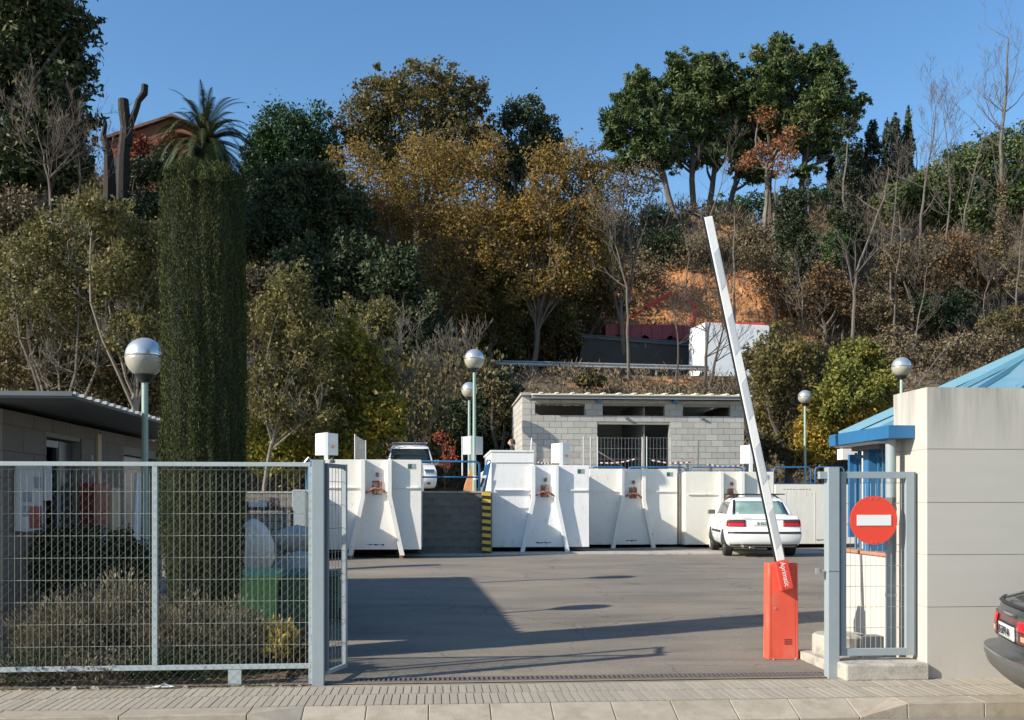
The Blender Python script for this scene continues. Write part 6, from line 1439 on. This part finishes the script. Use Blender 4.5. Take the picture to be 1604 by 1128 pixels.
# ================================================================== CLIPPED CYPRESS AND PLANTS BEHIND THE FENCE
cyy = 10.62; cX = xx(318, cyy); ct = at(318, 256, cyy).z
t = thing('clipped_cypress', 'tall flat topped clipped cypress column rising behind the mesh fence', 'cypress', (cX, cyy, 0))
Rr_ = .425
def crad(th, z):
    f = 1 + .035*np.sin(5*th+.6+.3*np.sin(z*1.3)) + .03*np.sin(9*th+z*.5+1) + .02*np.sin(17*th-z*1.6+np.sin(z*3)) + .025*np.sin(z*2.3+th*3) + .02*np.sin(29*th+z*5)
    lo = np.clip((z-.5)/1.3, 0, 1); return Rr_*f*(.72+.28*np.sin(lo*math.pi/2)) * (1-.03*np.clip((z-4.5), 0, 1)) 
GR = [(-1.42, .075), (-2.15, .04), (-.95, .05)]
_cr = crad
def crad(th, z):
    g = 0
    for a, w in GR: g = g + np.exp(-((np.mod(th - a - .10*np.sin(z*1.1+a*5) + math.pi, 2*math.pi) - math.pi)/w)**2)*(2.6 if a == -1.42 else 1.2)*(.75+.25*np.sin(z*1.7+a*9))
    return _cr(th, z)*(1-.07*g)*(1+.02*np.sin(z*7+th*5))
def ctop(th, r): return ct - .03 - .17*r**4 + .06*np.sin(3*th+1.8) - .10*np.exp(-((np.mod(th+math.pi, 2*math.pi)-math.pi+math.pi/2+.15)/.13)**2)*(1) - .04*r
MB().tube([(cX, cyy, 0), (cX, cyy, 1.2)], [.09, .07], 8).build('trunk', 'bark', t)
core = MB(); 
for j in range(25):
    z = .45 + (ct-.12-.45)*j/24
    for i in range(28): th = 2*math.pi*i/28; r = float(crad(th, z))*.84*(.6 if j == 24 else 1); core.v.append((cX+math.cos(th)*r, cyy+math.sin(th)*r, z))
for j in range(24):
    for i in range(28): core.f.append((j*28+i, j*28+(i+1) % 28, (j+1)*28+(i+1) % 28, (j+1)*28+i))
core.f.append(tuple(24*28+i for i in range(28)))
mat('cyp_core', (.020, .024, .010), .95, .4, 8)
core.build('inner_mass', 'cyp_core', t)
n = 120000
th = rng.uniform(0, 2*math.pi, n); z = rng.uniform(.35, ct, n); r = crad(th, z)*rng.uniform(.83, 1.03, n)**.7
wob = np.sin(th*23+z*3)*.5+np.sin(z*9+th*11)*.5; r *= 1 + .018*wob
z = np.minimum(z, ctop(th, 1))
P = np.stack([cX+np.cos(th)*r, cyy+np.sin(th)*r, z], 1); ax = np.stack([np.cos(th)*.38, np.sin(th)*.38, np.ones(n)], 1)
n2 = 12000; th2 = rng.uniform(0, 2*math.pi, n2); r2 = np.sqrt(rng.uniform(0, 1, n2)); P2 = np.stack([cX+np.cos(th2)*r2*crad(th2, ct), cyy+np.sin(th2)*r2*crad(th2, ct), ctop(th2, r2)+rng.uniform(-.08, .02, n2)], 1); ax2 = np.stack([np.cos(th2)*.3*r2, np.sin(th2)*.3*r2, np.ones(n2)], 1)
P = np.concatenate([P, P2]); ax = np.concatenate([ax, ax2])
patch = .5+.25*np.sin(P[:, 2]*2.2+P[:, 0]*9)+.25*np.sin(P[:, 2]*5.1+np.arctan2(P[:, 1]-cyy, P[:, 0]-cX)*13)
V = leaf_quads(P, .0105, 2.8, axis=ax, spread=.62)
quads_obj('foliage', V, .35*patch+.65*rng.uniform(0, 1, len(P))**1.2, 'lf_cypress', t)

def bush(label, px, pyt, y, rx, leaf, n, size, elong=3.0, z0=.0, twn=50, name='bush', seed=0):
    c = at(px, pyt, y); H = c.z - z0; t = thing(name, label, 'bush', (c.x, y, z0))
    B = MB()
    for k in range(twn):
        az = random.uniform(0, 2*math.pi); f = random.uniform(.1, 1); tip_ = Vector((c.x+math.cos(az)*rx*f, y+math.sin(az)*rx*.7*f, z0+H*random.uniform(.6, 1.02)*(1-.35*f*f)))
        limb(B, Vector((c.x+math.cos(az)*rx*.12*f, y+math.sin(az)*rx*.1, z0)), tip_, .006, .0025, 3, .12, 4)
    B.build('stems', 'bark', t)
    th = rng.uniform(0, 2*math.pi, n); f = np.sqrt(rng.uniform(0, 1, n)); zz = rng.uniform(.03, 1, n)**.8; top = (1-.38*f**2.2)*(1+.10*np.sin(th*5+f*4)+.08*np.sin(th*11))
    P = np.stack([c.x+np.cos(th)*rx*f*(.75+.25*zz), y+np.sin(th)*rx*.75*f*(.75+.25*zz), z0+H*zz*top], 1)
    ax = np.stack([np.cos(th)*f*.9, np.sin(th)*f*.9, np.ones(n)], 1)
    cl = .5+.5*np.sin(P[:, 0]*13+P[:, 2]*9)*np.sin(P[:, 1]*11+P[:, 2]*5)
    quads_obj('foliage', leaf_quads(P, size, elong, axis=ax, spread=.5), .4*cl+.6*rng.uniform(0, 1, n), leaf, t)
bush('wide brown green heather bush at the left behind the fence', 110, 930, 10.15, .62, 'lf_heather', 9000, .017)
bush('tallest grey brown bush left of the fence upright', 190, 905, 10.25, .50, 'lf_heather', 9000, .016)
bush('brown bush in front of the clipped cypress base', 285, 935, 10.0, .52, 'lf_heather', 9000, .016)
bush('low brown bush right of the clipped cypress base', 365, 945, 9.95, .42, 'lf_heather', 6500, .016)
bush('small dull green bush near the gate post foot', 455, 985, 10.0, .30, 'lf_mixed', 2600, .02, 2.0)
bush('bright yellow leaved plant in front of the dark green bin', 436, 966, 9.85, .20, 'lf_goldplant', 420, .035, 1.6, z0=.18, twn=16)
for k, (px, w, lf_, lab_) in enumerate(((60, .45, 'lf_oak', 'lowest sprawling green plant at the left fence corner'), (240, .35, 'lf_oak', 'small sprawling plant under the fence upright'), (150, .5, 'lf_heather', 'low ground plant under the bottom rail on the left'), (320, .4, 'lf_oak', 'low green plant under the bottom rail beside the foot plate'))):
    bush(lab_, px, 1012, 9.72, w, lf_, 2200, .016, 2.2, twn=18)
tree('shrub', 'dark shrub against the hut wall at the far left', 'shrub', [(60, 870, 60, 50), (130, 880, 60, 50), (200, 890, 50, 45), (20, 900, 50, 50)], 11.6, 'lf_ivy', 14000, .035, zbase=.0, tr=.03, clumps=40, dy=.2, squash=.4, bark='bark')
# leaf litter and stones along the fence foot
n = 2600; x = rng.uniform(-6, xx(485, 9.4), n); y = 9.40+rng.uniform(-.13, .5, n); 
V = leaf_quads(np.stack([x, y, np.where(y > 9.44, .05, .004)+rng.uniform(0, .015, n)], 1), .022, 1.6); V[:, :, 2] = V[:, :, 2]*.3 + (V[:, :, 2].mean(1)*.7)[:, None]
o = quads_obj('leaf_litter', V, rng.uniform(0, 1, n), 'lf_brush', kind='stuff'); tag(o, 'brown leaf litter and crumbs along the foot of the fence', 'litter')
MB_ = MB()
for k in range(26):
    x = random.uniform(-5.2, xx(480, 9.35)); y = random.uniform(9.33, 9.42); s = random.uniform(.01, .03)
    MB_.hexa([(x-s, y-s*.6, -.01), (x+s, y-s*.6, -.01), (x+s, y+s*.6, -.01), (x-s, y+s*.6, -.01)], [(x-s*.6, y-s*.4, s*.5), (x+s*.5, y-s*.4, s*.6), (x+s*.6, y+s*.4, s*.5), (x-s*.5, y+s*.3, s*.6)])
o = MB_.build('stones', 'concrete'); tag(o, 'small pale stones along the fence foot', 'stones', kind='stuff')
p_ = at(253, 1064, 9.36); B = MB()
B.poly([(p_.x-.16, 9.36, .004), (p_.x-.02, 9.33, .012), (p_.x+.0, 9.39, .02)]).poly([(p_.x-.02, 9.33, .012), (p_.x+.03, 9.37, .05), (p_.x+.0, 9.39, .02)]).poly([(p_.x, 9.33, .01), (p_.x+.13, 9.37, .004), (p_.x+.02, 9.40, .03)])
o = B.build('paper_scrap', 'litter'); s_ = o.modifiers.new('th', 'SOLIDIFY'); s_.thickness = .002; tag(o, 'crumpled white scrap lying at the fence foot', 'litter')
